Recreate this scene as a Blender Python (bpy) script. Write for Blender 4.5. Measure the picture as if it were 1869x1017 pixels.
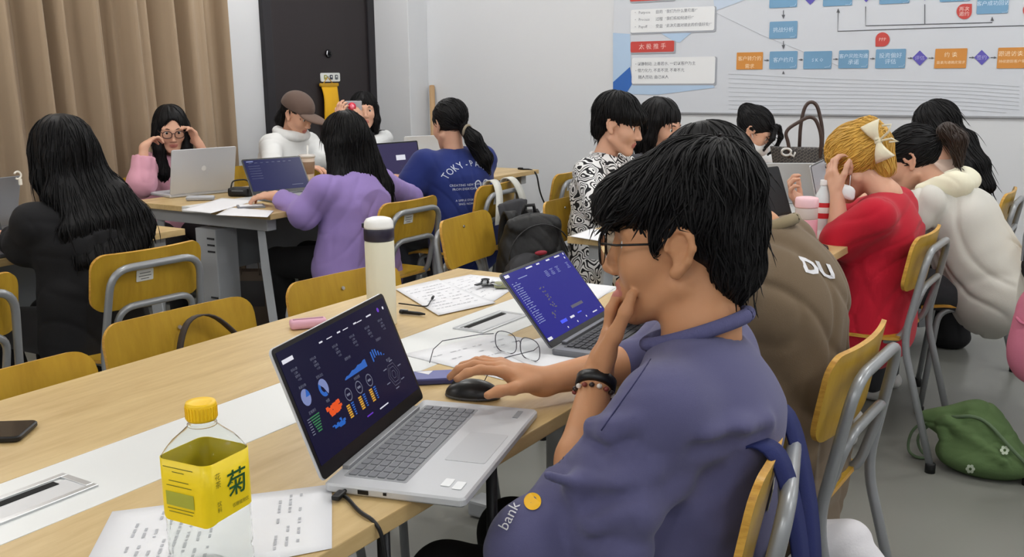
import bpy, bmesh, math, random
import numpy as np
from mathutils import Vector, Matrix, Quaternion, noise as mnoise

for _o in list(bpy.data.objects):
    bpy.data.objects.remove(_o)
S = bpy.context.scene
COL = S.collection
random.seed(7)
rng = np.random.default_rng(11)

# ------------------------------------------------------------------ camera
CAM_H = 1.33
F_PX, YAW, PITCH, ROLL = 1812.5, -0.5666, 0.2039, 0.01035
_f = np.array([math.sin(YAW)*math.cos(PITCH), math.cos(YAW)*math.cos(PITCH), -math.sin(PITCH)])
_r = np.array([math.cos(YAW), -math.sin(YAW), 0.0])
_d = np.cross(_f, _r)
_r2 = _r*math.cos(ROLL) + _d*math.sin(ROLL)
_d2 = -_r*math.sin(ROLL) + _d*math.cos(ROLL)
CM = np.array([_r2, _d2, _f])
cam_data = bpy.data.cameras.new('camera')
cam = bpy.data.objects.new('camera', cam_data)
COL.objects.link(cam)
cam.matrix_world = Matrix(((_r2[0], -_d2[0], -_f[0], 0), (_r2[1], -_d2[1], -_f[1], 0),
                           (_r2[2], -_d2[2], -_f[2], CAM_H), (0, 0, 0, 1)))
cam_data.sensor_width = 36
cam_data.lens = 36*F_PX/1869
cam_data.clip_start = 0.02
S.camera = cam

# ------------------------------------------------------------------ world, exposure
W = bpy.data.worlds.new('world')
S.world = W
W.use_nodes = True
W.node_tree.nodes['Background'].inputs[0].default_value = (0.9, 0.95, 1, 1)
W.node_tree.nodes['Background'].inputs[1].default_value = 0.3
S.view_settings.view_transform = 'Standard'
S.view_settings.look = 'None'
S.view_settings.gamma = 1
S.view_settings.use_curve_mapping = False
S.view_settings.exposure = 0.0
LAMP_W = 30.0          # power of each ceiling lamp, watts
LAMP_COL = (1.0, 0.99, 0.975)

# ------------------------------------------------------------------ helpers
def at(px, py, x=None, y=None, z=None):
    """the point of the place that the photograph shows at a pixel, on a plane x=, y= or z="""
    r = CM.T @ np.array([(px-934.5)/F_PX, (py-508.5)/F_PX, 1.0])
    if x is not None: t = x/r[0]
    elif y is not None: t = y/r[1]
    else: t = (z-CAM_H)/r[2]
    return Vector((r[0]*t, r[1]*t, CAM_H+r[2]*t))

def lin(c):
    return tuple(((v/255)/12.92 if v/255 <= 0.04045 else ((v/255+0.055)/1.055)**2.4) for v in c)

MATS = {}
def mat(name, rgb, rough=0.6, metal=0.0, bump=0.0, bscale=200.0, stretch=(1, 1, 1), var=0.0, vscale=6.0,
        spec=0.5, coat=0.0, trans=0.0, ior=1.45, emit=None, estr=0.0, sheen=0.0, alpha=1.0, sss=0.0):
    if name in MATS: return MATS[name]
    m = bpy.data.materials.new(name)
    m.use_nodes = True
    nt = m.node_tree
    b = nt.nodes['Principled BSDF']
    I = b.inputs
    c = lin(rgb)
    I['Base Color'].default_value = (*c, 1)
    I['Roughness'].default_value = rough
    I['Metallic'].default_value = metal
    I['Specular IOR Level'].default_value = spec
    I['Coat Weight'].default_value = coat
    I['Transmission Weight'].default_value = trans
    I['IOR'].default_value = ior
    I['Alpha'].default_value = alpha
    if sheen: I['Sheen Weight'].default_value = sheen
    if sss:
        I['Subsurface Weight'].default_value = sss
        I['Subsurface Radius'].default_value = (0.012, 0.005, 0.003)
    if emit:
        I['Emission Color'].default_value = (*lin(emit), 1)
        I['Emission Strength'].default_value = estr
    if bump or var:
        tc = nt.nodes.new('ShaderNodeTexCoord')
        mp = nt.nodes.new('ShaderNodeMapping')
        mp.inputs['Scale'].default_value = stretch
        nt.links.new(tc.outputs['Object'], mp.inputs[0])
    if bump:
        n = nt.nodes.new('ShaderNodeTexNoise')
        n.inputs['Scale'].default_value = bscale
        n.inputs['Detail'].default_value = 3
        nt.links.new(mp.outputs[0], n.inputs['Vector'])
        bp = nt.nodes.new('ShaderNodeBump')
        bp.inputs['Strength'].default_value = bump
        bp.inputs['Distance'].default_value = 0.003
        nt.links.new(n.outputs['Fac'], bp.inputs['Height'])
        nt.links.new(bp.outputs[0], I['Normal'])
    if var:
        n2 = nt.nodes.new('ShaderNodeTexNoise')
        n2.inputs['Scale'].default_value = vscale
        n2.inputs['Detail'].default_value = 4
        nt.links.new(mp.outputs[0], n2.inputs['Vector'])
        mx = nt.nodes.new('ShaderNodeMix')
        mx.data_type = 'RGBA'
        mx.inputs[6].default_value = (*[v*(1-var) for v in c], 1)
        mx.inputs[7].default_value = (*[min(1, v*(1+var)) for v in c], 1)
        nt.links.new(n2.outputs['Fac'], mx.inputs[0])
        nt.links.new(mx.outputs[2], I['Base Color'])
    MATS[name] = m
    return m

def mesh_obj(name, verts, faces, material=None, parent=None, smooth=False, mats=None, fmat=None, world=True):
    me = bpy.data.meshes.new(name)
    me.from_pydata([tuple(v) for v in verts], [], [tuple(f) for f in faces])
    if mats:
        for q in mats: me.materials.append(q)
        if fmat is not None: me.polygons.foreach_set('material_index', np.asarray(fmat, dtype=np.int32))
    elif material: me.materials.append(material)
    if smooth: me.polygons.foreach_set('use_smooth', [True]*len(me.polygons))
    me.update()
    o = bpy.data.objects.new(name, me)
    COL.objects.link(o)
    if parent:
        o.parent = parent
        if world: o.matrix_parent_inverse = pinv(parent)
    return o

def pinv(p):
    if p.type != 'EMPTY': return Matrix.Identity(4)
    return Matrix.LocRotScale(p.location, p.rotation_euler, p.scale).inverted()

class MB:
    """collects shapes for ONE mesh object; faces carry a material slot"""
    def __init__(s): s.v = []; s.f = []; s.m = []; s.slot = 0
    def add(s, vs, fs):
        k = len(s.v); s.v += [tuple(q) for q in vs]
        for f in fs: s.f.append(tuple(i+k for i in f)); s.m.append(s.slot)
        return s
    def box(s, c, d, M=None, bev=0.0):
        hx, hy, hz = d[0]/2, d[1]/2, d[2]/2
        if bev <= 0:
            vs = [Vector((x*hx, y*hy, z*hz)) for x in (-1, 1) for y in (-1, 1) for z in (-1, 1)]
            fs = [(0, 1, 3, 2), (4, 6, 7, 5), (0, 4, 5, 1), (2, 3, 7, 6), (0, 2, 6, 4), (1, 5, 7, 3)]
        else:
            b = min(bev, hx*.95, hy*.95, hz*.95)
            bm = bmesh.new(); bmesh.ops.create_cube(bm, size=1)
            for v in bm.verts: v.co = Vector((v.co.x*2*hx, v.co.y*2*hy, v.co.z*2*hz))
            bmesh.ops.bevel(bm, geom=list(bm.edges)+list(bm.verts), offset=b, segments=2, affect='EDGES', profile=0.6)
            bm.verts.index_update()
            vs = [v.co.copy() for v in bm.verts]; fs = [[v.index for v in f.verts] for f in bm.faces]; bm.free()
        c = Vector(c)
        if M is not None: vs = [M @ v for v in vs]
        return s.add([v+c for v in vs], fs)
    def rbox(s, c, d, r, M=None, seg=5, bev=0.0):
        """plate with rounded corners in its local xy outline, thickness d[2], optional edge bevel"""
        hx, hy, hz = d[0]/2, d[1]/2, d[2]/2
        def ring(ins, z):
            out = []
            rr = max(r-ins, 0.0005)
            for (sx, sy, a0) in ((1, 1, 0), (-1, 1, 90), (-1, -1, 180), (1, -1, 270)):
                for k in range(seg+1):
                    a = math.radians(a0+90*k/seg)
                    out.append(Vector((sx*(hx-r)+rr*math.cos(a), sy*(hy-r)+rr*math.sin(a), z)))
            return out
        rings = [ring(bev, -hz), ring(0, -hz+bev), ring(0, hz-bev), ring(bev, hz)] if bev else [ring(0, -hz), ring(0, hz)]
        n = len(rings[0]); vs = [q for R_ in rings for q in R_]; fs = []
        for k in range(len(rings)-1):
            for i in range(n):
                j = (i+1) % n; fs.append((k*n+i, k*n+j, (k+1)*n+j, (k+1)*n+i))
        fs.append(tuple(range(n-1, -1, -1))); fs.append(tuple((len(rings)-1)*n+i for i in range(n)))
        c = Vector(c)
        if M is not None: vs = [M @ v for v in vs]
        return s.add([v+c for v in vs], fs)
    def tube(s, pts, r, n=8, caps=True, flat=None):
        """tube along points; r number or list"""
        pts = [Vector(p) for p in pts]; m = len(pts)
        rs = r if isinstance(r, (list, tuple)) else [r]*m
        vs = []; prev = None
        for i, p in enumerate(pts):
            t = (pts[min(i+1, m-1)]-pts[max(i-1, 0)])
            if t.length < 1e-9: t = Vector((0, 0, 1))
            t.normalize()
            if prev is None:
                a = Vector((0, 0, 1)) if abs(t.z) < 0.9 else Vector((1, 0, 0))
                u = t.cross(a).normalized()
            else:
                u = (prev - t*prev.dot(t))
                u = u.normalized() if u.length > 1e-6 else t.orthogonal().normalized()
            prev = u; w = t.cross(u)
            for k in range(n):
                a = 2*math.pi*k/n
                vs.append(p + u*(rs[i]*math.cos(a)) + w*(rs[i]*math.sin(a)*(flat or 1)))
        fs = [(i*n+k, i*n+(k+1) % n, (i+1)*n+(k+1) % n, (i+1)*n+k) for i in range(m-1) for k in range(n)]
        if caps: fs += [tuple(range(n-1, -1, -1)), tuple((m-1)*n+k for k in range(n))]
        return s.add(vs, fs)
    def lathe(s, prof, c=(0, 0, 0), n=24, M=None, sx=1, sy=1, closed=True):
        vs = [Vector((r*math.cos(2*math.pi*k/n)*sx, r*math.sin(2*math.pi*k/n)*sy, z)) for (r, z) in prof for k in range(n)]
        fs = [(i*n+k, i*n+(k+1) % n, (i+1)*n+(k+1) % n, (i+1)*n+k) for i in range(len(prof)-1) for k in range(n)]
        if closed: fs += [tuple(range(n-1, -1, -1)), tuple((len(prof)-1)*n+k for k in range(n))]
        if M is not None: vs = [M @ v for v in vs]
        c = Vector(c)
        return s.add([v+c for v in vs], fs)
    def quad(s, a, b, c, d): return s.add([a, b, c, d], [(0, 1, 2, 3)])
    def build(s, name, material=None, parent=None, smooth=False, mats=None, world=True):
        return mesh_obj(name, s.v, s.f, material, parent, smooth, mats, s.m if mats else None, world)

def smooth_by_angle(o, deg=35):
    me = o.data
    me.polygons.foreach_set('use_smooth', [True]*len(me.polygons))
    bm = bmesh.new(); bm.from_mesh(me)
    for e in bm.edges:
        if len(e.link_faces) == 2 and e.calc_face_angle(0) > math.radians(deg): e.smooth = False
    bm.to_mesh(me); bm.free()
    return o

def tag(o, label=None, cat=None, group=None, kind=None):
    if label: o['label'] = label
    if cat: o['category'] = cat
    if group: o['group'] = group
    if kind: o['kind'] = kind
    return o
def thing(name, label, cat, loc=(0, 0, 0), rz=0.0, group=None, rot=None):
    o = bpy.data.objects.new(name, None)
    COL.objects.link(o)
    o.empty_display_size = 0.1
    o.location = loc
    o.rotation_euler = rot if rot else (0, 0, rz)
    return tag(o, label, cat, group)
def copy_tree(o, parent=None):
    c = o.copy(); COL.objects.link(c)
    if parent: c.parent = parent
    for ch in list(o.children): copy_tree(ch, c)
    return c
def fillet(pts, r, n=5):
    """round the corners of a polyline"""
    pts = [Vector(p) for p in pts]; out = [pts[0]]
    for i in range(1, len(pts)-1):
        a, b, c = pts[i-1], pts[i], pts[i+1]
        d1 = min(r, (a-b).length*.49); d2 = min(r, (c-b).length*.49)
        p = b+(a-b).normalized()*d1; q = b+(c-b).normalized()*d2
        for k in range(n+1):
            t = k/n; out.append(p*(1-t)**2 + b*2*t*(1-t) + q*t*t)
    out.append(pts[-1]); return out
def frame(fwd, up=(0, 0, 1)):
    """matrix whose columns are side, forward, up"""
    f = Vector(fwd).normalized(); u = Vector(up); s_ = f.cross(u).normalized(); u = s_.cross(f).normalized()
    return Matrix((s_, f, u)).transposed()
def text_mesh(body, size, name='txt', align='LEFT', extrude=0.0, res=2, bold=0.0):
    cu = bpy.data.curves.new(name, 'FONT')
    cu.body = body; cu.size = size; cu.align_x = align; cu.extrude = extrude; cu.resolution_u = res; cu.offset = bold
    o = bpy.data.objects.new(name, cu)
    COL.objects.link(o)
    me = o.to_mesh()
    v = [tuple(q.co) for q in me.vertices]; f = [tuple(p.vertices) for p in me.polygons]
    o.to_mesh_clear()
    bpy.data.objects.remove(o); bpy.data.curves.remove(cu)
    return v, f
# ================================================================== room shell
XL, XR, YB, YF, ZC = -5.05, 2.7, 6.21, -2.6, 3.0
M_WALL = mat('wall_paint', (214, 216, 219), 0.75, bump=0.05, bscale=90, var=0.015, vscale=1.5)
M_CEIL = mat('ceiling_paint', (222, 222, 220), 0.9)
def floor_mat():
    m = mat('floor_epoxy', (128, 129, 123), 0.28, bump=0.02, bscale=12, var=0.10, vscale=1.7, spec=0.4)
    return m
def struct(name, mb, m, parent=None, smooth=False, label=None):
    o = mb.build(name, m, parent, smooth)
    if parent is None: o['kind'] = 'structure'
    return tag(o, label)
struct('floor', MB().box(((XL+XR)/2, (YB+YF)/2, -.05), (XR-XL+.4, YB-YF+.4, .1)), floor_mat())
struct('ceiling', MB().box(((XL+XR)/2, (YB+YF)/2, ZC+.05), (XR-XL+.4, YB-YF+.4, .1)), M_CEIL)
struct('wall_left', MB().box((XL-.1, (YB+YF)/2, ZC/2), (.2, YB-YF+.4, ZC)), M_WALL)
struct('wall_back', MB().box(((XL+XR)/2, YB+.1, ZC/2), (XR-XL, .2, ZC)), M_WALL)
struct('wall_right', MB().box((XR+.1, (YB+YF)/2, ZC/2), (.2, YB-YF+.4, ZC)), M_WALL)
struct('wall_front', MB().box(((XL+XR)/2, YF-.1, ZC/2), (XR-XL, .2, ZC)), M_WALL)
# square column in the corner between the door wall and the poster wall
struct('wall_corner_column', MB().box((XL+.18, (5.98+YB)/2, ZC/2), (.36, YB-5.98, ZC), bev=.006), M_WALL)
M_BASE = mat('baseboard_grey', (120, 120, 122), 0.5)
struct('baseboard_back', MB().box(((XL+.36+XR)/2, YB-.006, .05), (XR-XL-.36, .012, .10)), M_BASE)
struct('baseboard_left', MB().box((XL+.006, (YF+4.82)/2, .05), (.012, 4.82-YF, .10)), M_BASE)

# ceiling lamps (above the picture): flat drums that shine to all sides
M_FRAME = mat('lamp_frame', (225, 225, 225), 0.4)
M_DIFF = mat('lamp_diffuser', (250, 250, 250), 0.5, emit=(255, 252, 246), estr=1.2)
for ly in (-1.3, 2.1, 4.6):
    for lx in (-4.2, -2.3, -0.2, 1.7):
        t = thing('ceiling_light', 'round white ceiling lamp above the tables', 'ceiling light', (lx, ly, ZC), group='round ceiling lamps')
        MB().lathe([(0, 0), (.24, 0), (.24, -.02), (0, -.02)], (0, 0, 0), 32).build('lamp_frame', M_FRAME, t, world=False)
        MB().lathe([(0, -.02), (.22, -.02), (.21, -.06), (.15, -.075), (0, -.08)], (0, 0, 0), 32).build('diffuser', M_DIFF, t, True, world=False)
        ld = bpy.data.lights.new('lamp_glow', 'POINT'); ld.shadow_soft_size = .16
        ld.energy = LAMP_W; ld.color = LAMP_COL
        lo = bpy.data.objects.new('lamp_glow', ld); COL.objects.link(lo); lo.parent = t; lo.location = (0, 0, -.26)

# door in the left wall: dark brown steel leaf, frame, lock, plate
M_DOOR = mat('door_dark', (38, 32, 34), 0.42, var=0.12, vscale=3, stretch=(1, 3, .4), bump=0.03, bscale=60)
M_DOORF = mat('door_frame_dark', (36, 34, 38), 0.4)
M_STEEL = mat('steel', (190, 192, 195), 0.3, metal=1.0)
M_BLACK = mat('black_plastic', (18, 18, 20), 0.4)
d = MB(); d.box((XL+.012, (4.93+5.91)/2, 1.06), (.024, .98, 2.12), bev=.004)
door = d.build('door_1', M_DOOR); tag(door, kind='structure')
fr = MB()
for yy in (4.885, 5.945): fr.box((XL+.02, yy, 1.08), (.04, .075, 2.2), bev=.005)
fr.box((XL+.02, 5.415, 2.17), (.04, 1.14, .08), bev=.005)
fr.build('door_frame', M_DOORF, door)
XD = XL+.024
lk = at(599, 98, x=XD)
l = MB(); l.lathe([(.0, 0), (.03, 0), (.03, .008), (.02, .014), (.0, .014)], lk, 20, Matrix.Rotation(math.pi/2, 3, 'Y'))
lo = l.build('lock_escutcheon', mat('lock_dark', (40, 40, 44), 0.25, metal=.8), door, True)
l = MB(); l.lathe([(.0, 0), (.011, 0), (.011, .02), (0, .02)], lk+Vector((.012, 0, 0)), 14, Matrix.Rotation(math.pi/2, 3, 'Y'))
l.build('lock_cylinder', M_BLACK, lo)
l = MB(); l.tube([lk+Vector((.016, -.024, .02)), lk+Vector((.016, -.03, -.006)), lk+Vector((.016, -.02, -.022))], .003, 6); l.build('lock_ring', M_STEEL, lo)
# white plate with three dark marks
p0 = at(602, 141, x=XD)
pl = MB(); pl.rbox(p0+Vector((.004, 0, 0)), (.20, .062, .008), .012, frame((0, 0, 1), (1, 0, 0)).to_3x3())
t = thing('door_sign', 'white sign plate with three small pictograms stuck on the dark door', 'sign', p0)
pl.build('sign_plate', mat('plate_white', (225, 228, 225), .5), t)
for k, col in ((-.055, (160, 160, 90)), (0.005, (60, 66, 80)), (.06, (100, 105, 110))):
    MB().rbox(p0+Vector((.009, k, 0)), (.030, .034, .003), .008, frame((0, 0, 1), (1, 0, 0))).build('pictogram', mat('pict%d' % col[0], col, .6), t)
    MB().rbox(p0+Vector((.0105, k, .004)), (.012, .012, .003), .005, frame((0, 0, 1), (1, 0, 0))).build('pictogram_head', mat('plate_white', (0, 0, 0)), t)
# yellow hanging bag on the door
yb = at(597, 158, x=XD)
hgt = .36; N = 12; rows = 16; mbag = MB(); vs = []
for i in range(rows+1):
    v = i/rows
    wv = .088 - .016*math.sin(v*2.0) - .004*math.sin(v*9)
    dep = .006 + .022*math.sin(min(1, v*1.1)*math.pi)**.8
    for k in range(N):
        a = 2*math.pi*k/N
        vs.append(yb + Vector((.012+dep*(1+math.sin(a))*.8, wv*math.cos(a)+.006*math.sin(v*5), .012-hgt*v+.004*math.cos(a*2))))
fs = [(i*N+k, i*N+(k+1) % N, (i+1)*N+(k+1) % N, (i+1)*N+k) for i in range(rows) for k in range(N)]
fs += [tuple(range(N)), tuple(rows*N+N-1-k for k in range(N))]
t = thing('hanging_bag', 'bright yellow narrow bag hanging on the dark door', 'bag', yb)
mbag.add(vs, fs).build('pouch', mat('bag_yellow', (232, 176, 20), .55, bump=.3, bscale=25), t, True)
MB().rbox(yb+Vector((.02, 0, .012)), (.19, .024, .018), .008, frame((0, 0, 1), (1, 0, 0)), bev=.003).build('folded_hem', mat('bag_yellow_dark', (196, 150, 30), .6), t)
MB().tube([yb+Vector((.01, -.05, .02)), yb+Vector((.012, 0, .07)), yb+Vector((.01, .05, .02))], .003, 6).build('cord', mat('bag_yellow_dark', (0, 0, 0)), t)
MB().lathe([(0, 0), (.008, 0), (.006, .02), (0, .02)], yb+Vector((0, 0, .068)), 10, Matrix.Rotation(math.pi/2, 3, 'Y')).build('hook', M_STEEL, t)

# curtain on the left wall
M_CUR = mat('curtain_brown', (158, 138, 114), 0.9, bump=.15, bscale=300, stretch=(1, 1, .2), sheen=.2)
NY, NZ = 420, 10
y0c, y1c = -1.2, 4.36
vs = []; 
def fold(y):
    return .065*math.sin(y*31+1.3*math.sin(y*4.1)+.9*math.sin(y*9.7)) + .026*math.sin(y*67+2*math.sin(y*7))+.02*math.sin(y*5.3)
for k in range(NZ+1):
    z = .06 + (2.84-.06)*k/NZ
    for i in range(NY+1):
        y = y0c+(y1c-y0c)*i/NY
        s_ = (1-k/NZ)
        vs.append((XL+.16+fold(y-.02*s_)*(0.9+.25*s_), y+.06*s_*(i/NY), z))
fs = [(k*(NY+1)+i, k*(NY+1)+i+1, (k+1)*(NY+1)+i+1, (k+1)*(NY+1)+i) for k in range(NZ) for i in range(NY)]
cur = thing('curtain', 'brown pleated full height curtain covering the left wall', 'curtain', (XL+.16, y1c, .06))
c_ = mesh_obj('curtain_cloth', vs, fs, M_CUR, cur, True)
sm = c_.modifiers.new('s', 'SOLIDIFY'); sm.thickness = .006
MB().tube([(XL+.16, y0c-.1, 2.87), (XL+.16, y1c+.12, 2.87)], .016, 12).build('curtain_rod', mat('rod', (120, 110, 100), .4, metal=.6), cur, True)
# grey tie-back hanging from a hook beside the curtain
tb = at(377, 95, x=XL+.03)
MB().tube([tb+Vector((0, 0, .012)), tb+Vector((.012, .02, -.02)), tb+Vector((.016, .035, -.10)), tb+Vector((.014, .033, -.155)), tb+Vector((.01, .01, -.15)), tb+Vector((.008, 0, -.08))],
          [.008, .014, .016, .014, .013, .010], 8, flat=.6).build('tie', mat('tie_grey', (120, 116, 108), .8, bump=.2, bscale=80),
          thing('curtain_tieback', 'grey curtain tieback loop hanging beside the brown curtain edge', 'tieback', tb), True)
# ================================================================== tables
def wood_mat(name, rgb, dark, scale=(1, .14, 1)):
    if name in MATS: return MATS[name]
    m = mat(name, rgb, 0.38, spec=.35)
    nt = m.node_tree; b = nt.nodes['Principled BSDF']
    tc = nt.nodes.new('ShaderNodeTexCoord'); mp = nt.nodes.new('ShaderNodeMapping')
    mp.inputs['Scale'].default_value = scale
    nt.links.new(tc.outputs['Object'], mp.inputs[0])
    n = nt.nodes.new('ShaderNodeTexNoise'); n.inputs['Scale'].default_value = 13; n.inputs['Detail'].default_value = 6; n.inputs['Roughness'].default_value = .62
    n.inputs['Distortion'].default_value = .6
    nt.links.new(mp.outputs[0], n.inputs['Vector'])
    n2 = nt.nodes.new('ShaderNodeTexNoise'); n2.inputs['Scale'].default_value = 90; n2.inputs['Detail'].default_value = 3
    nt.links.new(mp.outputs[0], n2.inputs['Vector'])
    ad = nt.nodes.new('ShaderNodeMath'); ad.operation = 'MULTIPLY_ADD'; ad.inputs[1].default_value = .35
    nt.links.new(n2.outputs['Fac'], ad.inputs[0]); nt.links.new(n.outputs['Fac'], ad.inputs[2])
    cr = nt.nodes.new('ShaderNodeValToRGB')
    cr.color_ramp.elements[0].position = .42; cr.color_ramp.elements[0].color = (*lin(dark), 1)
    cr.color_ramp.elements[1].position = .80; cr.color_ramp.elements[1].color = (*lin(rgb), 1)
    nt.links.new(ad.outputs[0], cr.inputs[0]); nt.links.new(cr.outputs[0], b.inputs['Base Color'])
    return m
M_WOOD = wood_mat('table_wood', (206, 180, 130), (180, 150, 100))
M_STRIP = mat('strip_white', (228, 230, 229), .35)
M_GREY = mat('steel_paint_grey', (176, 180, 184), .4, spec=.4)
M_GREYD = mat('steel_paint_dark', (130, 134, 138), .45)
M_DARKLEG = mat('dark_tube', (40, 42, 46), .4, metal=.3)
M_ALU = mat('aluminium', (196, 198, 200), .32, metal=.85)
TZ = .75
def table(label, x0, x1, y0, y1, boxes=(), rods=(), sides=(0, 1)):
    cx = (x0+x1)/2
    t = thing('conference_table', label, 'table', (cx, (y0+y1)/2, 0), group='long training tables')
    w = x1-x0; s0, s1 = x0+.398*w, x0+.603*w
    L = y1-y0; cy = (y0+y1)/2
    MB().box(((x0+s0)/2, cy, TZ-.0125), (s0-x0, L, .025), bev=.002).build('board', M_WOOD, t)
    MB().box(((x1+s1)/2, cy, TZ-.0125), (x1-s1, L, .025), bev=.002).build('board', M_WOOD, t)
    MB().box(((s0+s1)/2, cy, TZ-.0126), (s1-s0-.002, L-.002, .025), bev=.001).build('centre_strip', M_STRIP, t)
    for (bx, by, bw, bl) in boxes:
        cb = MB()
        for sx in (-1, 1): cb.box((bx+sx*(bw/2-.006), by, TZ+.0012), (.012, bl, .004), bev=.001)
        for sy in (-1, 1): cb.box((bx, by+sy*(bl/2-.006), TZ+.0012), (bw-.024, .012, .004), bev=.001)
        co = cb.build('cable_box', M_ALU, t)
        MB().box((bx+.006, by, TZ+.0005), (bw-.036, bl-.024, .003)).build('flap', mat('flap_grey', (205, 206, 208), .4, metal=.2), co)
        MB().box((bx-bw*.20, by, TZ+.0022), (bw*.17, bl*.80, .0016)).build('brush_slot', mat('brush_black', (14, 14, 15), .9), co)
    # end frames
    for k, (ye, sg) in enumerate(((y0+.07, 1), (y1-.07, -1))):
        MB().box((cx, ye, TZ-.055), (w*.86, .055, .06), bev=.004).build('top_beam', M_GREY, t)
        cpost = MB().box((cx+.01, ye+.03*sg, .365), (.135, .13, .57), bev=.006).build('column', M_GREY, t)
        if k == 0:
            for zz in (.605, .575, .545, .33, .30, .27):
                MB().box((cx+.045, ye+.03*sg-.0655*sg, zz), (.048, .003, .008)).build('louvre', mat('slot_dark', (50, 52, 55), .7), cpost)
        MB().box((cx, ye, .03), (w*.80, .075, .05), bev=.008).build('foot', M_GREY, t)
        for sx in (-1, 1):
            lg = MB(); lg.tube([(cx+sx*w*.355, ye, TZ-.05), (cx+sx*w*.372, ye, .5), (cx+sx*w*.43, ye, .05)], [.022, .026, .026], 4)
            lg.build('leg', M_GREY, t)
            MB().lathe([(0, 0), (.02, 0), (.02, .012), (0, .012)], (cx+sx*w*.38, ye, 0), 12).build('levelling_foot', M_BLACK, t)
    MB().box((cx, cy, TZ-.17), (.03, L-.35, .28), bev=.003).build('modesty_panel', M_GREYD, t)
    for (rx, ry) in rods:
        MB().tube([(rx, ry, 0.0), (rx, ry, TZ-.025)], .0095, 10).build('rod_leg', M_DARKLEG, t, True)
    return t
X0A, X1A, X0B, X1B = -1.734, -.81, -4.07, -3.13
g2 = at(905, 588, z=TZ); g1 = at(40, 925, z=TZ)
table('long wood-top table with white strip in the foreground, laptops on it', X0A, X1A, .18, 2.42,
      boxes=[(-1.274, 1.91, .085, .20), (-1.274, .675, .085, .28)], rods=[(-.835, .975), (-.835, 1.245)])
table('long wood-top table under the tote bag and pink bottle', X0A, X1A, 3.10, 5.30)
table('long wood-top table with silver laptop and papers near the curtain', X0B, X1B, 3.0, 5.24)
table('long wood-top table at the left edge in front of the person in black', X0B, X1B, .31, 2.55)

# ================================================================== chairs
M_PLY = wood_mat('chair_ply', (190, 152, 48), (168, 130, 36), (1, 1, .15))
M_PLYE = wood_mat('ply_edge', (214, 166, 74), (170, 120, 46), (1, 1, 6))
M_TUBE = mat('chair_tube', (150, 153, 156), .33, metal=.35, spec=.6)
M_RUB = mat('rubber_black', (16, 16, 17), .6)
def curved_plate(w, h, th, r, bend, nu=14, nv=6):
    """plate in xz with rounded corners, curved in y"""
    def prof(u):   # half height lost at the corner
        d = abs(u)*w/2-(w/2-r)
        return 0 if d <= 0 else r-math.sqrt(max(0, r*r-d*d))
    us = sorted(set([-1, 1]+[k/nu*2-1 for k in range(nu+1)]+[s*(1-2*r/w*q) for s in (-1, 1) for q in (0, .06, .15, .3, .5, .75, 1)]))
    vs = []; fs = []; n = len(us)
    for side in (0, 1):
        for j in range(nv+1):
            v = j/nv*2-1
            for u in us:
                hh = h/2-prof(u)
                vs.append(Vector((u*w/2, (bend*(u*u) * -1) + (th if side else 0), v*hh)))
    A = n*(nv+1)
    for j in range(nv):
        for i in range(n-1):
            a = j*n+i
            fs.append((a, a+1, a+n+1, a+n)); fs.append((A+a, A+a+n, A+a+n+1, A+a+1))
    edge = []
    loop = [i for i in range(n)]+[j*n+n-1 for j in range(1, nv+1)]+[nv*n+i for i in range(n-2, -1, -1)]+[j*n for j in range(nv-1, 0, -1)]
    for q in range(len(loop)):
        a, b = loop[q], loop[(q+1) % len(loop)]
        edge.append((a, A+a, A+b, b))
    return vs, fs, edge
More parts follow.
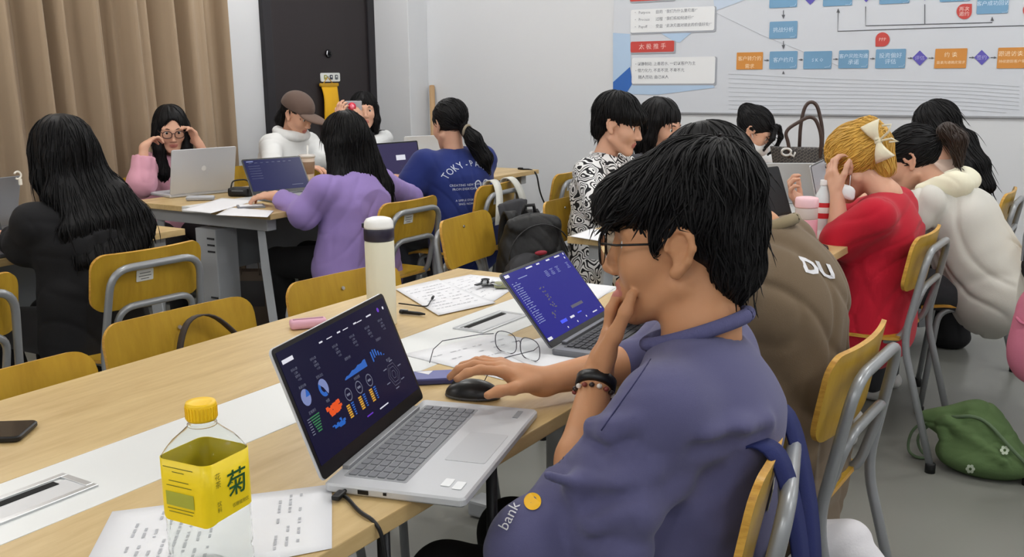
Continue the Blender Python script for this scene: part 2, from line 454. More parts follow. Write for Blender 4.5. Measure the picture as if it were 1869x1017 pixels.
def make_chair():
    t = thing('training_chair', 'x', 'chair')
    # local: sitter looks to -y, back is at +y
    vs, fs, ed = curved_plate(.41, .188, .011, .048, .022)
    Mx = Matrix.Rotation(math.radians(-10), 3, 'X')
    o = mesh_obj('backrest', [Mx @ v + Vector((0, .20, .697)) for v in vs], fs+ed, None, t, False, [M_PLY, M_PLYE], [0]*len(fs)+[1]*len(ed), world=False)
    smooth_by_angle(o, 40)
    for sx in (0.0,):
        MB().lathe([(0, 0), (.006, 0), (.005, .003), (0, .003)], Mx @ Vector((sx, -.003, .05)) + Vector((0, .20, .697)), 10, Mx @ Matrix.Rotation(math.pi/2, 3, 'X')).build('rivet', M_STEEL, o, world=False)
    st = MB().rbox(Mx @ Vector((.03, .0128, .012)) + Vector((0, .20, .697)), (.062, .038, .0012), .003, Mx @ frame((0, 0, 1), (0, 1, 0)))
    st.build('sticker', mat('sticker_white', (214, 214, 208), .6), o, world=False)
    for k, ww in ((.008, .04), (-.002, .046), (-.011, .03)):
        MB().box(Mx @ Vector((.03, .0136, .012+k)) + Vector((0, .20, .697)), (ww, .0008, .003), Mx).build('sticker_print', mat('print_grey', (120, 120, 116), .7), o, world=False)
    # seat: curved ply with waterfall front
    sv = []; sf = []; nu, nv = 12, 10
    for side in (0, 1):
        for j in range(nv+1):
            yv = .17-.40*j/nv
            for i in range(nu+1):
                u = i/nu*2-1
                wy = .195-.02*(max(0, j-nv+2)/2)**2 - .02*(max(0, 2-j)/2)**2
                z = .448 - .012*(1-u*u)*math.sin(j/nv*math.pi) - (.018*((j-nv*.75)/(nv*.25))**2 if j > nv*.75 else 0) - (.011 if side else 0)
                sv.append((u*wy, yv, z))
    A = (nu+1)*(nv+1)
    for j in range(nv):
        for i in range(nu):
            a = j*(nu+1)+i
            sf.append((a, a+1, a+nu+2, a+nu+1)); sf.append((A+a, A+a+nu+1, A+a+nu+2, A+a+1))
    loop = [i for i in range(nu+1)]+[j*(nu+1)+nu for j in range(1, nv+1)]+[nv*(nu+1)+i for i in range(nu-1, -1, -1)]+[j*(nu+1) for j in range(nv-1, 0, -1)]
    ed = [(loop[q], loop[(q+1) % len(loop)], A+loop[(q+1) % len(loop)], A+loop[q]) for q in range(len(loop))]
    o = mesh_obj('seat', sv, sf+ed, None, t, False, [M_PLY, M_PLYE], [0]*len(sf)+[1]*len(ed), world=False)
    smooth_by_angle(o, 45)
    # outer frame: hoop behind the back that runs down into the rear legs
    op = fillet([(-.185, .30, .018), (-.185, .185, .44), (-.165, .242, .745), (.165, .242, .745), (.185, .185, .44), (.185, .30, .018)], .07, 6)
    MB().tube(op, .0125, 10).build('rear_frame', M_TUBE, t, True, world=False)
    ip = fillet([(-.19, -.21, .018), (-.165, -.165, .425), (-.145, .17, .425), (-.140, .226, .618), (.140, .226, .618), (.145, .17, .425), (.165, -.165, .425), (.19, -.21, .018)], .06, 6)
    MB().tube(ip, .0115, 10).build('front_frame', M_TUBE, t, True, world=False)
    for sx in (-1, 1):
        for (x, y) in ((sx*.185, .30), (sx*.19, -.21)):
            MB().lathe([(0, 0), (.017, 0), (.017, .03), (.014, .034), (0, .034)], (x, y, 0), 12).build('rubber_foot', M_RUB, t, True, world=False)
    MB().tube([(-.17, -.08, .425), (.17, -.08, .425)], .009, 8).build('seat_crossbar', M_TUBE, t, True, world=False)
    return t
chair0 = make_chair()
CH = []
def chair(x, y, rz, label, group='plywood training chairs'):
    o = chair0 if not CH else copy_tree(chair0)
    o.location = (x, y, 0); o.rotation_euler = (0, 0, rz)
    o['label'] = label; o['group'] = group
    CH.append(o); return o
R90 = math.pi/2
# sitter looks to -y at rz=0; rz=-90deg -> looks to -x ; rz=+90deg -> looks to +x
CHAIRS = [
    # far side of the front table (backs show their front face): look to +x
    (-1.575, .985, R90, 'empty yellow plywood chair behind the table, lower left corner of the photo'),
    (-1.69, 1.49, R90-.08, 'empty yellow plywood chair with a dark strap over its back, behind the table'),
    (-1.65, 2.01, R90-.12, 'empty yellow plywood chair behind the cream vacuum flask'),
    # chairs of the second row, seen from behind: look to -x
    (-2.91, 1.40, -R90, 'plywood chair cut by the left edge, seen from behind'),
    (-2.89, 2.05, -R90-.05, 'plywood chair seen from behind at the person in black'),
    (-2.92, 3.44, -R90, 'plywood chair seen from behind beside the person in lilac'),
    (-2.94, 4.16, -R90+.08, 'plywood chair with white tote straps behind the person in navy'),
    (-2.01, 3.16, R90+.12, 'plywood chair carrying the black backpack'),
    (-1.93, 3.80, R90, 'plywood chair of the person in the patterned shirt'),
    (-2.90, 4.83, -R90+.1, 'plywood chair near the back wall, left of the patterned shirt'),
    # right side: look to -x
    (-.640, 1.365, -R90+.26, 'plywood chair of the person in the blue violet sweatshirt, blue strap over it'),
    (-.66, 2.07, -R90-.03, 'plywood chair of the person in the brown jacket'),
    (-.80, 3.59, -R90-.02, 'plywood chair of the person in red'),
    (-.48, 4.22, -R90+.2, 'plywood chair under the person in the white hooded jacket'),
    (-.03, 3.75, math.pi, 'plywood chair at the right edge with a pink bag'),
    (-1.90, 4.55, R90, 'plywood chair of the person in dark grey next to the patterned shirt'),
    (-1.95, 5.35, R90-.4, 'plywood chair of the person in the face mask'),
    (-.70, 4.98, -R90, 'plywood chair of the person in beige nearest the poster'),
    (-4.47, 3.56, R90-.3, 'plywood chair of the person in pink by the curtain'),
    (-4.47, 4.36, R90, 'plywood chair of the person in the brown cap'),
    (-4.47, 5.02, R90-.3, 'plywood chair of the person holding the camera'),
]
for c in CHAIRS: chair(*c)
# ================================================================== organic shapes: distance fields meshed with surface nets
def V(*a):
    return np.array(a[0] if len(a) == 1 else a, dtype=np.float64)
def nrm(a):
    a = V(a); return a/(np.linalg.norm(a)+1e-12)
class Field:
    def __init__(s, lo, hi, h):
        s.lo = V(lo); s.h = h
        s.n = tuple(int(math.ceil(q)) + 1 for q in (V(hi)-s.lo)/h)
        s.f = np.full(s.n, 0.5, np.float32)
        s.ax = [(s.lo[i]+h*np.arange(s.n[i])).astype(np.float32) for i in range(3)]
    def _sl(s, lo, hi):
        out = []
        for i in range(3):
            a = max(0, int((lo[i]-s.lo[i])/s.h)); b = min(s.n[i], int((hi[i]-s.lo[i])/s.h)+2)
            if b <= a: return None
            out.append(slice(a, b))
        return tuple(out)
    def put(s, fn, lo, hi, k=0.01, op='add'):
        m = k+3*s.h
        sl = s._sl(V(lo)-m, V(hi)+m)
        if sl is None: return s
        X = s.ax[0][sl[0]][:, None, None]; Y = s.ax[1][sl[1]][None, :, None]; Z = s.ax[2][sl[2]][None, None, :]
        d = fn(X, Y, Z); g = s.f[sl]
        if op == 'add':
            if k > 0:
                hh = np.clip(.5+.5*(g-d)/k, 0, 1); s.f[sl] = g*(1-hh)+d*hh - k*hh*(1-hh)
            else: s.f[sl] = np.minimum(g, d)
        elif op == 'sub':
            d = -d
            if k > 0:
                hh = np.clip(.5-.5*(g-d)/k, 0, 1); s.f[sl] = g*(1-hh)+d*hh + k*hh*(1-hh)
            else: s.f[sl] = np.maximum(g, d)
        return s
    def cap(s, a, b, ra, rb=None, k=0.012, op='add'):
        a = V(a); b = V(b); rb = ra if rb is None else rb
        ab = b-a; L2 = float(ab@ab)+1e-12; R = max(ra, rb)
        def fn(X, Y, Z):
            t = np.clip(((X-a[0])*ab[0]+(Y-a[1])*ab[1]+(Z-a[2])*ab[2])/L2, 0, 1)
            return np.sqrt((X-a[0]-t*ab[0])**2+(Y-a[1]-t*ab[1])**2+(Z-a[2]-t*ab[2])**2) - (ra+(rb-ra)*t)
        return s.put(fn, np.minimum(a, b)-R, np.maximum(a, b)+R, k, op)
    def chain(s, pts, rs, k=0.012, op='add'):
        for i in range(len(pts)-1):
            s.cap(pts[i], pts[i+1], rs[i], rs[i+1], k, op)
        return s
    def ball(s, c, r, k=0.012, op='add'): return s.ell(c, (r, r, r), None, k, op)
    def ell(s, c, r, R=None, k=0.012, op='add'):
        c = V(c); r = V(r); R = np.eye(3) if R is None else np.array(R, dtype=np.float64)
        ext = np.sqrt(((R*r)**2).sum(1))
        def fn(X, Y, Z):
            x, y, z = X-c[0], Y-c[1], Z-c[2]
            u = (R[0, 0]*x+R[1, 0]*y+R[2, 0]*z)/r[0]; v = (R[0, 1]*x+R[1, 1]*y+R[2, 1]*z)/r[1]; w = (R[0, 2]*x+R[1, 2]*y+R[2, 2]*z)/r[2]
            k0 = np.sqrt(u*u+v*v+w*w); k1 = np.sqrt((u/r[0])**2+(v/r[1])**2+(w/r[2])**2)+1e-6
            return k0*(k0-1)/k1
        return s.put(fn, c-ext, c+ext, k, op)
    def ecap(s, a, b, ra, rb, side, k=0.02, op='add'):
        """elliptic tapered capsule: ra=(along side, along front)"""
        a = V(a); b = V(b); L = np.linalg.norm(b-a); t_ = (b-a)/L
        sd = V(side); sd = nrm(sd-t_*(sd@t_)); fr = np.cross(t_, sd); R = max(max(ra), max(rb))
        def fn(X, Y, Z):
            x, y, z = X-a[0], Y-a[1], Z-a[2]
            tt = x*t_[0]+y*t_[1]+z*t_[2]; q = np.clip(tt/L, 0, 1); e = tt-q*L
            r1 = ra[0]+(rb[0]-ra[0])*q; r2 = ra[1]+(rb[1]-ra[1])*q; mn = np.minimum(r1, r2)
            u = (x*sd[0]+y*sd[1]+z*sd[2])/r1; w = (x*fr[0]+y*fr[1]+z*fr[2])/r2
            return (np.sqrt(u*u+w*w+(e/mn)**2)-1)*mn
        return s.put(fn, np.minimum(a, b)-R, np.maximum(a, b)+R, k, op)
    def half(s, p, n, k=0.0, lo=None, hi=None):
        """cut away the side that n points to"""
        p = V(p); n = nrm(n)
        lo = s.lo if lo is None else V(lo); hi = s.lo+s.h*V(s.n) if hi is None else V(hi)
        return s.put(lambda X, Y, Z: -((X-p[0])*n[0]+(Y-p[1])*n[1]+(Z-p[2])*n[2]), lo, hi, k, 'sub')
    def noise(s, amp, fn):
        X = s.ax[0][:, None, None]; Y = s.ax[1][None, :, None]; Z = s.ax[2][None, None, :]
        s.f += (amp*fn(X, Y, Z)).astype(np.float32); return s
    def sample(s, p):
        q = (p-s.lo)/s.h; i = np.clip(np.floor(q).astype(int), 0, V(s.n).astype(int)-2); t = np.clip(q-i, 0, 1)
        f = s.f; x, y, z = i.T; a, b, c = t.T
        return ((f[x, y, z]*(1-a)+f[x+1, y, z]*a)*(1-b)+(f[x, y+1, z]*(1-a)+f[x+1, y+1, z]*a)*b)*(1-c) + \
               ((f[x, y, z+1]*(1-a)+f[x+1, y, z+1]*a)*(1-b)+(f[x, y+1, z+1]*(1-a)+f[x+1, y+1, z+1]*a)*b)*c
    def grad(s, p):
        e = s.h; g = np.stack([s.sample(p+d)-s.sample(p-d) for d in np.eye(3)*e], 1)
        return g/(np.linalg.norm(g, axis=1, keepdims=True)+1e-9)
    def mesh(s):
        f = s.f.copy(); f[[0, -1]] = .5; f[:, [0, -1]] = .5; f[:, :, [0, -1]] = .5
        ins = f < 0
        c = np.zeros(tuple(q-1 for q in s.n), np.int8)
        for dx in (0, 1):
            for dy in (0, 1):
                for dz in (0, 1):
                    c += ins[dx:s.n[0]-1+dx, dy:s.n[1]-1+dy, dz:s.n[2]-1+dz]
        cells = np.argwhere((c > 0) & (c < 8))
        idx = np.full(c.shape, -1, np.int32); idx[tuple(cells.T)] = np.arange(len(cells))
        x, y, z = cells.T; acc = np.zeros((len(cells), 3)); cnt = np.zeros(len(cells))
        co = {(a, b, d): f[x+a, y+b, z+d] for a in (0, 1) for b in (0, 1) for d in (0, 1)}
        for A in co:
            for i in range(3):
                if A[i] == 0:
                    B = tuple(1 if j == i else A[j] for j in range(3))
                    fa, fb = co[A], co[B]; m = (fa < 0) != (fb < 0)
                    t = np.where(m, fa/np.where(m, fa-fb, 1), 0)
                    for j in range(3): acc[:, j] += np.where(m, A[j]+(t if j == i else 0), 0)
                    cnt += m
        v = s.lo + s.h*(cells + acc/cnt[:, None])
        F = []
        for i in range(3):
            sl0 = [slice(None)]*3; sl1 = [slice(None)]*3; sl0[i] = slice(0, -1); sl1[i] = slice(1, None)
            a, b = ins[tuple(sl0)], ins[tuple(sl1)]
            e = np.argwhere(a != b); j, k = (i+1) % 3, (i+2) % 3
            e = e[(e[:, j] > 0) & (e[:, k] > 0) & (e[:, j] < s.n[j]-1) & (e[:, k] < s.n[k]-1)]
            flip = a[tuple(e.T)]
            q = []
            for (dj, dk) in ((-1, -1), (0, -1), (0, 0), (-1, 0)):
                w = e.copy(); w[:, j] += dj; w[:, k] += dk; q.append(idx[tuple(w.T)])
            q = np.stack(q, 1); q[~flip] = q[~flip][:, ::-1]; F.append(q)
        F = np.concatenate(F); F = F[(F >= 0).all(1)]
        return v, F
    def obj(s, name, material, parent=None, mats=None, fsel=None, disp=None, relax=0):
        v, F = s.mesh()
        if relax:
            for _ in range(relax):
                acc = np.zeros_like(v); cnt = np.zeros(len(v))
                for a in range(4):
                    for b in (1, 3):
                        np.add.at(acc, F[:, a], v[F[:, (a+b) % 4]]); np.add.at(cnt, F[:, a], 1)
                v = v*.5+.5*acc/np.maximum(cnt, 1)[:, None]
        s.disp = disp
        if disp is not None:
            v = v + s.grad(v)*disp(v)[:, None]
        return np_obj(name, v, F, material, parent, mats, fsel(v[F].mean(1)) if fsel else None)
def np_obj(name, v, F, material=None, parent=None, mats=None, fm=None, smooth=True):
    me = bpy.data.meshes.new(name)
    n = F.shape[1]
    me.vertices.add(len(v)); me.vertices.foreach_set('co', np.ascontiguousarray(v, np.float32).ravel())
    me.loops.add(F.size); me.loops.foreach_set('vertex_index', np.ascontiguousarray(F, np.int32).ravel())
    me.polygons.add(len(F)); me.polygons.foreach_set('loop_start', np.arange(0, F.size, n, dtype=np.int32))
    me.polygons.foreach_set('use_smooth', np.full(len(F), smooth))
    for q in (mats or [material]): me.materials.append(q)
    if fm is not None: me.polygons.foreach_set('material_index', np.asarray(fm, np.int32))
    me.update(calc_edges=True)
    o = bpy.data.objects.new(name, me); COL.objects.link(o)
    if parent: o.parent = parent; o.matrix_parent_inverse = pinv(parent)
    return o
def sines(seed, n=7, lo=6, hi=22):
    """smooth pseudo noise usable on arrays"""
    r = np.random.default_rng(seed); K = r.normal(size=(n, 3)); K /= np.linalg.norm(K, axis=1)[:, None]; K *= r.uniform(lo, hi, n)[:, None]; ph = r.uniform(0, 6.28, n)
    def fn(p): return sum(np.sin(p @ K[i]+ph[i]) for i in range(n))/n
    return fn
def ridged(seed, lo=9, hi=20):
    """cloth creases: narrow wandering grooves and soft ridges, patchy"""
    r = np.random.default_rng(seed+500); W = sines(seed+1, 5, lo*.5, hi*.7); MK = sines(seed+2, 4, lo*.35, hi*.4); Ks = r.normal(size=(4, 3)); Ks /= np.linalg.norm(Ks, axis=1)[:, None]; Ks *= r.uniform(lo*1.3, hi*1.6, 4)[:, None]; ph = r.uniform(0, 6.28, 4)
    def fn(p):
        w = W(p); m = MK(p); out = np.zeros(len(p))
        for i in range(4):
            s = np.sin(p @ Ks[i]+ph[i]+4.5*w); k = np.clip((m if i % 2 else -m)*3.0+.12, 0, 1)
            out += k*(.40*np.exp(-((s-.8)/.5)**2) - .55*np.exp(-(s/.28)**2))
        return out*.75
    return fn

# ---------------------------------------------------------------- hair strands grown along a field
def locks(F, seeds, flow, n=8, step=.014, r=.004, off=.002, seed=0, wig=.25, lift=0.0, taper=True, free=.12):
    """returns verts, quads of flattened locks that follow the surface of field F"""
    r_ = np.random.default_rng(seed)
    p = V(seeds).copy(); N = len(p); ph = r_.normal(size=(N, 3)); L = step*r_.uniform(.6, 1.25, (N, 1))
    offs = off*r_.uniform(-.6, 1.6, N); P = [p.copy()]; prev = None; G = []; stick = np.where(r_.random(N) < free, .12, .8)
    for k in range(n):
        g = F.grad(p); d = F.sample(p); p = p - g*((d-offs-lift*k)*(stick if k else .8))[:, None]
        G.append(g)
        g = np.where((stick < .5)[:, None] & (k > 1), g*.0+1e-6, g); w = flow(p)+wig*ph+.35*wig*r_.normal(size=(N, 3))
        t = w-g*(w*g).sum(1, keepdims=True); t /= np.linalg.norm(t, axis=1, keepdims=True)+1e-9
        if prev is not None: t = t*.6+prev*.4
        prev = t; P.append(p.copy()); p = p+t*L
    P = np.stack(P[1:], 1); G = np.stack(G, 1)            # N,n,3
    T = np.gradient(P, axis=1); T /= np.linalg.norm(T, axis=2, keepdims=True)+1e-9
    S_ = np.cross(T, G); S_ /= np.linalg.norm(S_, axis=2, keepdims=True)+1e-9
    t = np.linspace(0, 1, n); wd = r*(np.sin(np.clip(t*1.05+.12, 0, 1)*math.pi)**.6 if taper else np.ones(n)); wd = wd[None, :, None]*r_.uniform(.6, 1.4, (N, 1, 1))
    ring = np.stack([P+S_*wd, P+G*wd*.45, P-S_*wd, P-G*wd*.45], 2)   # N,n,4,3
    v = ring.reshape(-1, 3); q = []
    base = (np.arange(N)*n*4)[:, None, None]+(np.arange(n-1)*4)[None, :, None]
    k = np.arange(4)[None, None, :]; k2 = (np.arange(4)+1)[None, None, :] % 4
    Q = np.stack([base+k, base+k2, base+4+k2, base+4+k], 3).reshape(-1, 4)
    return v, Q
def hair_obj(F, parent, material, flow, count=400, seed=1, keep=None, name='hair', **kw):
    v, Q = F.mesh()
    r_ = np.random.default_rng(seed)
    cand = v if keep is None else v[keep(v)]
    sd = cand[r_.integers(0, len(cand), count)]
    v2, Q2 = locks(F, sd, flow, seed=seed, **kw)
    return np_obj(name, np.concatenate([v, v2]), np.concatenate([Q, Q2+len(v)]), material, parent)
# ================================================================== people
def skin_mat(name, rgb):
    return mat(name, rgb, .5, sss=.12, bump=.04, bscale=350, spec=.4)
M_SKIN = skin_mat('skin_warm', (198, 143, 103)); M_SKINL = skin_mat('skin_light', (214, 166, 140))
M_LIP = mat('lip', (188, 116, 104), .45); M_HAIR = mat('hair_black', (12, 11, 13), .58, spec=.28)
M_EYEW = mat('eye_white', (225, 222, 218), .2); M_IRIS = mat('iris_dark', (22, 16, 14), .1); M_BROW = mat('brow_dark', (34, 28, 26), .8)

def hframe(fwd, up=(0, 0, 1), roll=0.0):
    f = nrm(fwd); s = nrm(np.cross(f, V(up))); u = np.cross(s, f)
    if roll:
        s2 = s*math.cos(roll)+u*math.sin(roll); u = -s*math.sin(roll)+u*math.cos(roll); s = s2
    return np.stack([s, f, u], 1)            # columns side(right), forward, up
class Head:
    def __init__(h, c, fwd, up=(0, 0, 1), s=1.0, roll=0.0): h.c = V(c); h.R = hframe(fwd, up, roll); h.s = s
    def p(h, x, y, z): return h.c + h.R @ (V(x, y, z)*h.s)
    def loc(h, P): return (P-h.c) @ h.R / h.s
    def build(h, F, female=True, fine=True):
        s = h.s; R = h.R; e = lambda c, r, k=.012, op='add': F.ell(h.p(*c), V(r)*s, R, k*s, op)
        cp = lambda a, b, ra, rb=None, k=.012, op='add': F.cap(h.p(*a), h.p(*b), ra*s, (rb if rb is not None else ra)*s, k*s, op)
        e((0, -.018, .038), (.074, .092, .080)); e((0, .022, .005), (.068, .070, .075), .02)
        e((0, .036, -.040), (.054, .056, .074), .02)
        for q in (-1, 1):
            cp((q*.054, -.002, -.055), (q*.018, .066, -.103), .018, .016, .022)
            e((q*.037, .058, -.028), (.026, .026, .028), .02)
            cp((q*.012, .084, .020), (q*.046, .070, .022), .011, .009, .014)
        e((0, .072, -.104), (.020, .016, .016), .018)
        if fine:
            for q in (-1, 1):
                F.ball(h.p(q*.032, .098, .001), .0135*s, .012*s, 'sub')
                cp((q*.022, .0815, -.003), (q*.044, .0735, -.001), .0055, .005, .004)   # lids
                e((q*.012, .098, -.041), (.0085, .009, .007), .005)
        cp((0, .088, .012), (0, .106, -.034), .0075, .011, .010)
        e((0, .108, -.037), (.011, .010, .009), .006)
        cp((-.019, .083, -.066), (0, .092, -.063), .0055, .0065, .006); cp((.019, .083, -.066), (0, .092, -.063), .0055, .0065, .006)
        cp((-.016, .083, -.076), (.016, .083, -.076), .0065, .0065, .006); e((0, .088, -.077), (.013, .006, .006), .005)
        for q in (-1, 1):
            e((q*.075, -.009, -.002), (.007, .016, .028), .008); F.ell(h.p(q*.0865, -.004, .0), V(.006, .009, .015)*s, R, .005*s, 'sub')
            hx = [(.012, .002), (.013, .016), (.005, .029), (-.009, .033), (-.021, .024), (-.024, .006), (-.018, -.012), (-.008, -.024), (.002, -.031)]
            for i in range(len(hx)-1):
                (ya, za), (yb, zb) = hx[i], hx[i+1]; xa, xb = [.077+.010*max(0, -y_)/.024 for y_ in (ya, yb)]
                cp((q*xa, ya, za), (q*xb, yb, zb), .0052, .0052, .005)
            e((q*.077, .0, -.030), (.006, .009, .009), .008)
        return h
    def features(h, parent, eyes=True, brow=M_BROW, closed=False):
        if eyes:
            for q in (-1, 1):
                m = MB(); c = h.p(q*.032, .0735, .001)
                m.lathe([(0.0001, -.0125), (.0085, -.009), (.0125, 0), (.0085, .009), (.0062, .0108)], c, 14, Matrix((h.R @ np.array([[1, 0, 0], [0, 0, 1], [0, -1, 0]], float)).tolist()))
                if not closed:
                    m.slot = 1; m.lathe([(.0062, .0108), (.003, .0122), (.0001, .0126)], c, 14, Matrix((h.R @ np.array([[1, 0, 0], [0, 0, 1], [0, -1, 0]], float)).tolist()))
                m.build('eye', None, parent, True, [M_EYEW, M_IRIS])
        for q in (-1, 1):
            MB().tube([h.p(q*.012, .0935, .022), h.p(q*.030, .0885, .027), h.p(q*.050, .073, .021)], [.0016, .0028, .0010], 6).build('eyebrow', brow, parent, True)
    def lipsel(h, extra=None):
        def f(c):
            L = h.loc(c)
            m = (np.abs(L[:, 0]) < .022) & (L[:, 1] > .080) & (L[:, 2] > -.085) & (L[:, 2] < -.0575-.05*np.abs(L[:, 0]))
            m &= (np.abs(L[:, 0])/.024)**2 + ((L[:, 2]+.071)/.0125)**2 < 1
            return m.astype(np.int32)
        return f
    def cap_field(h, F, grow=.012, k=.02):
        """hair volume over the skull"""
        s = h.s
        F.ell(h.p(0, -.022, .042), V(.074+grow, .092+grow, .080+grow)*s, h.R, k)
        return F
    def face_cut(h, F, hair_line=.055, side=.062, depth=.03, k=.012, low=-.16):
        """open the face: remove the front below the hairline"""
        s = h.s
        F.ell(h.p(0, .115, (hair_line+low)/2), V(side, .115-depth+.02, (hair_line-low)/2)*s, h.R, k, 'sub')
        return F

def glasses(h, parent, material, rim=.0018, w=.026, ht=.020, rnd=.6, y=.112, z=-.002, lens=True, name='glasses', arm=99):
    rt = None
    m = MB()
    for q in (-1, 1):
        pts = []
        for k in range(25):
            a = 2*math.pi*k/24; ca, sa = math.cos(a), math.sin(a)
            ex = (abs(ca)**rnd)*(1 if ca >= 0 else -1); ez = (abs(sa)**rnd)*(1 if sa >= 0 else -1)
            pts.append(h.p(q*.033+ex*w, y-.10*(.033+q*ex*w)*.6, z+ez*ht))
        m.tube(pts, rim, 6, False)
        m.tube([h.p(q*(.033+w), y-.007, z+.012), h.p(q*.074, y-.03, z+.012), h.p(q*(.079 if arm > 9 else .076), .0 if arm > 9 else .036, z+.014), h.p(q*.080, -.02, z+.002), h.p(q*.076, -.032, z-.02)][:arm], rim*.9, 6)
    m.tube([h.p(-.033+w-.002, y-.001, z+.006), h.p(0, y+.002, z+.009), h.p(.033-w+.002, y-.001, z+.006)], rim, 6)
    g = m.build(name, material, parent, True)
    if lens:
        for q in (-1, 1):
            l = MB(); pts = []
            for k in range(24):
                a = 2*math.pi*k/24; ca, sa = math.cos(a), math.sin(a)
                ex = (abs(ca)**rnd)*(1 if ca >= 0 else -1); ez = (abs(sa)**rnd)*(1 if sa >= 0 else -1)
                pts.append(Vector(h.p(q*.033+ex*w, y-.10*(.033+q*ex*w)*.6, z+ez*ht)))
            nn = Vector(h.R[:, 1])*.0012
            l.add(pts+[p-nn for p in pts], [tuple(range(24)), tuple(range(47, 23, -1))]+[(k, (k+1) % 24, 24+(k+1) % 24, 24+k) for k in range(24)])
            l.build('lens', M_GLASS, g)
    return g
M_GLASS = mat('clear_glass', (250, 252, 252), .02, trans=1.0, ior=1.12, spec=.5)

def hand(F, wrist, d, nrm_, sign, curl=(.5, .5, .5, .5), thumb=(.5, .3), s=1.0, spread=.12, base=.25, k=.006, tlen=1.0, fr=.0085, fpts=None, tpts=None):
    """d finger direction, nrm_ palm-facing normal, sign: +1 thumb on +lat, lat = d x n"""
    d = nrm(d); n = V(nrm_); n = nrm(n-d*(n@d)); lat = np.cross(d, n)*sign; w = V(wrist); tips = []
    F.ecap(w+d*.010*s, w+d*.072*s, (.027*s, .017*s), (.038*s, .0125*s), lat, .012*s)
    F.cap(w-d*.01*s, w+d*.03*s, .021*s, .020*s, .015*s)
    F.ell(w+d*.036*s+lat*.024*s+n*.006*s, V(.016, .030, .014)*s, np.stack([lat, d, n], 1), .012*s)
    lens = ((.040, .024, .020), (.044, .028, .021), (.041, .026, .020), (.033, .020, .018))
    if fpts:
        for i, q in enumerate(fpts):
            r0 = fr*s*(.86 if i == 3 else 1); F.chain(q, list(np.linspace(r0*1.15, r0*.82, len(q))), k*s); tips.append(q[-1])
    for i in range(0 if fpts else 4):
        o = (1.5-i)*.0195*s; p = w+d*(.080-.004*abs(i-1.2))*s+lat*o
        a = base*.6; yawd = (1.5-i)*spread
        fd = nrm(d*math.cos(yawd)+lat*math.sin(yawd)); pts = [p-d*.012*s, p]; ang = a
        for j in range(3):
            ang += curl[i]*(1.0 if j else .55)
            v = fd*math.cos(ang)+n*math.sin(ang); p = p+v*lens[i][j]*s; pts.append(p)
        r0 = fr*s*(.86 if i == 3 else 1)
        F.chain(pts, [r0*1.1, r0*1.05, r0, r0*.92, r0*.78], k*s); tips.append(p)
    if tpts: F.chain(tpts, list(np.linspace(.0145*s, .0085*s, len(tpts))), .008*s); return tips
    tb = w+d*.022*s+lat*.030*s+n*.004*s
    t1 = nrm(d*.72+lat*math.cos(thumb[0])*.75+n*math.sin(thumb[0])*.75); p1 = tb+t1*.040*s*tlen
    t2 = nrm(t1*math.cos(thumb[1])+(d*.6-lat*.6+n*.3)*math.sin(thumb[1])); p2 = p1+t2*.030*s*tlen; p3 = p2+nrm(t2+.2*n)*.022*s*tlen
    F.chain([tb-t1*.012*s, p1, p2, p3], [.0145*s, .0105*s, .0095*s, .0075*s], .008*s); tips.append(p3)
    return tips
def arm_skin(F, sh, el, wr, s=1.0, g=1.0):
    F.cap(sh, el, .044*s*g, .036*s*g, .015); mid = V(el)*.68+V(wr)*.32
    F.chain([el, mid, wr], [.036*s*g, .038*s*g, .024*s*g], .015)
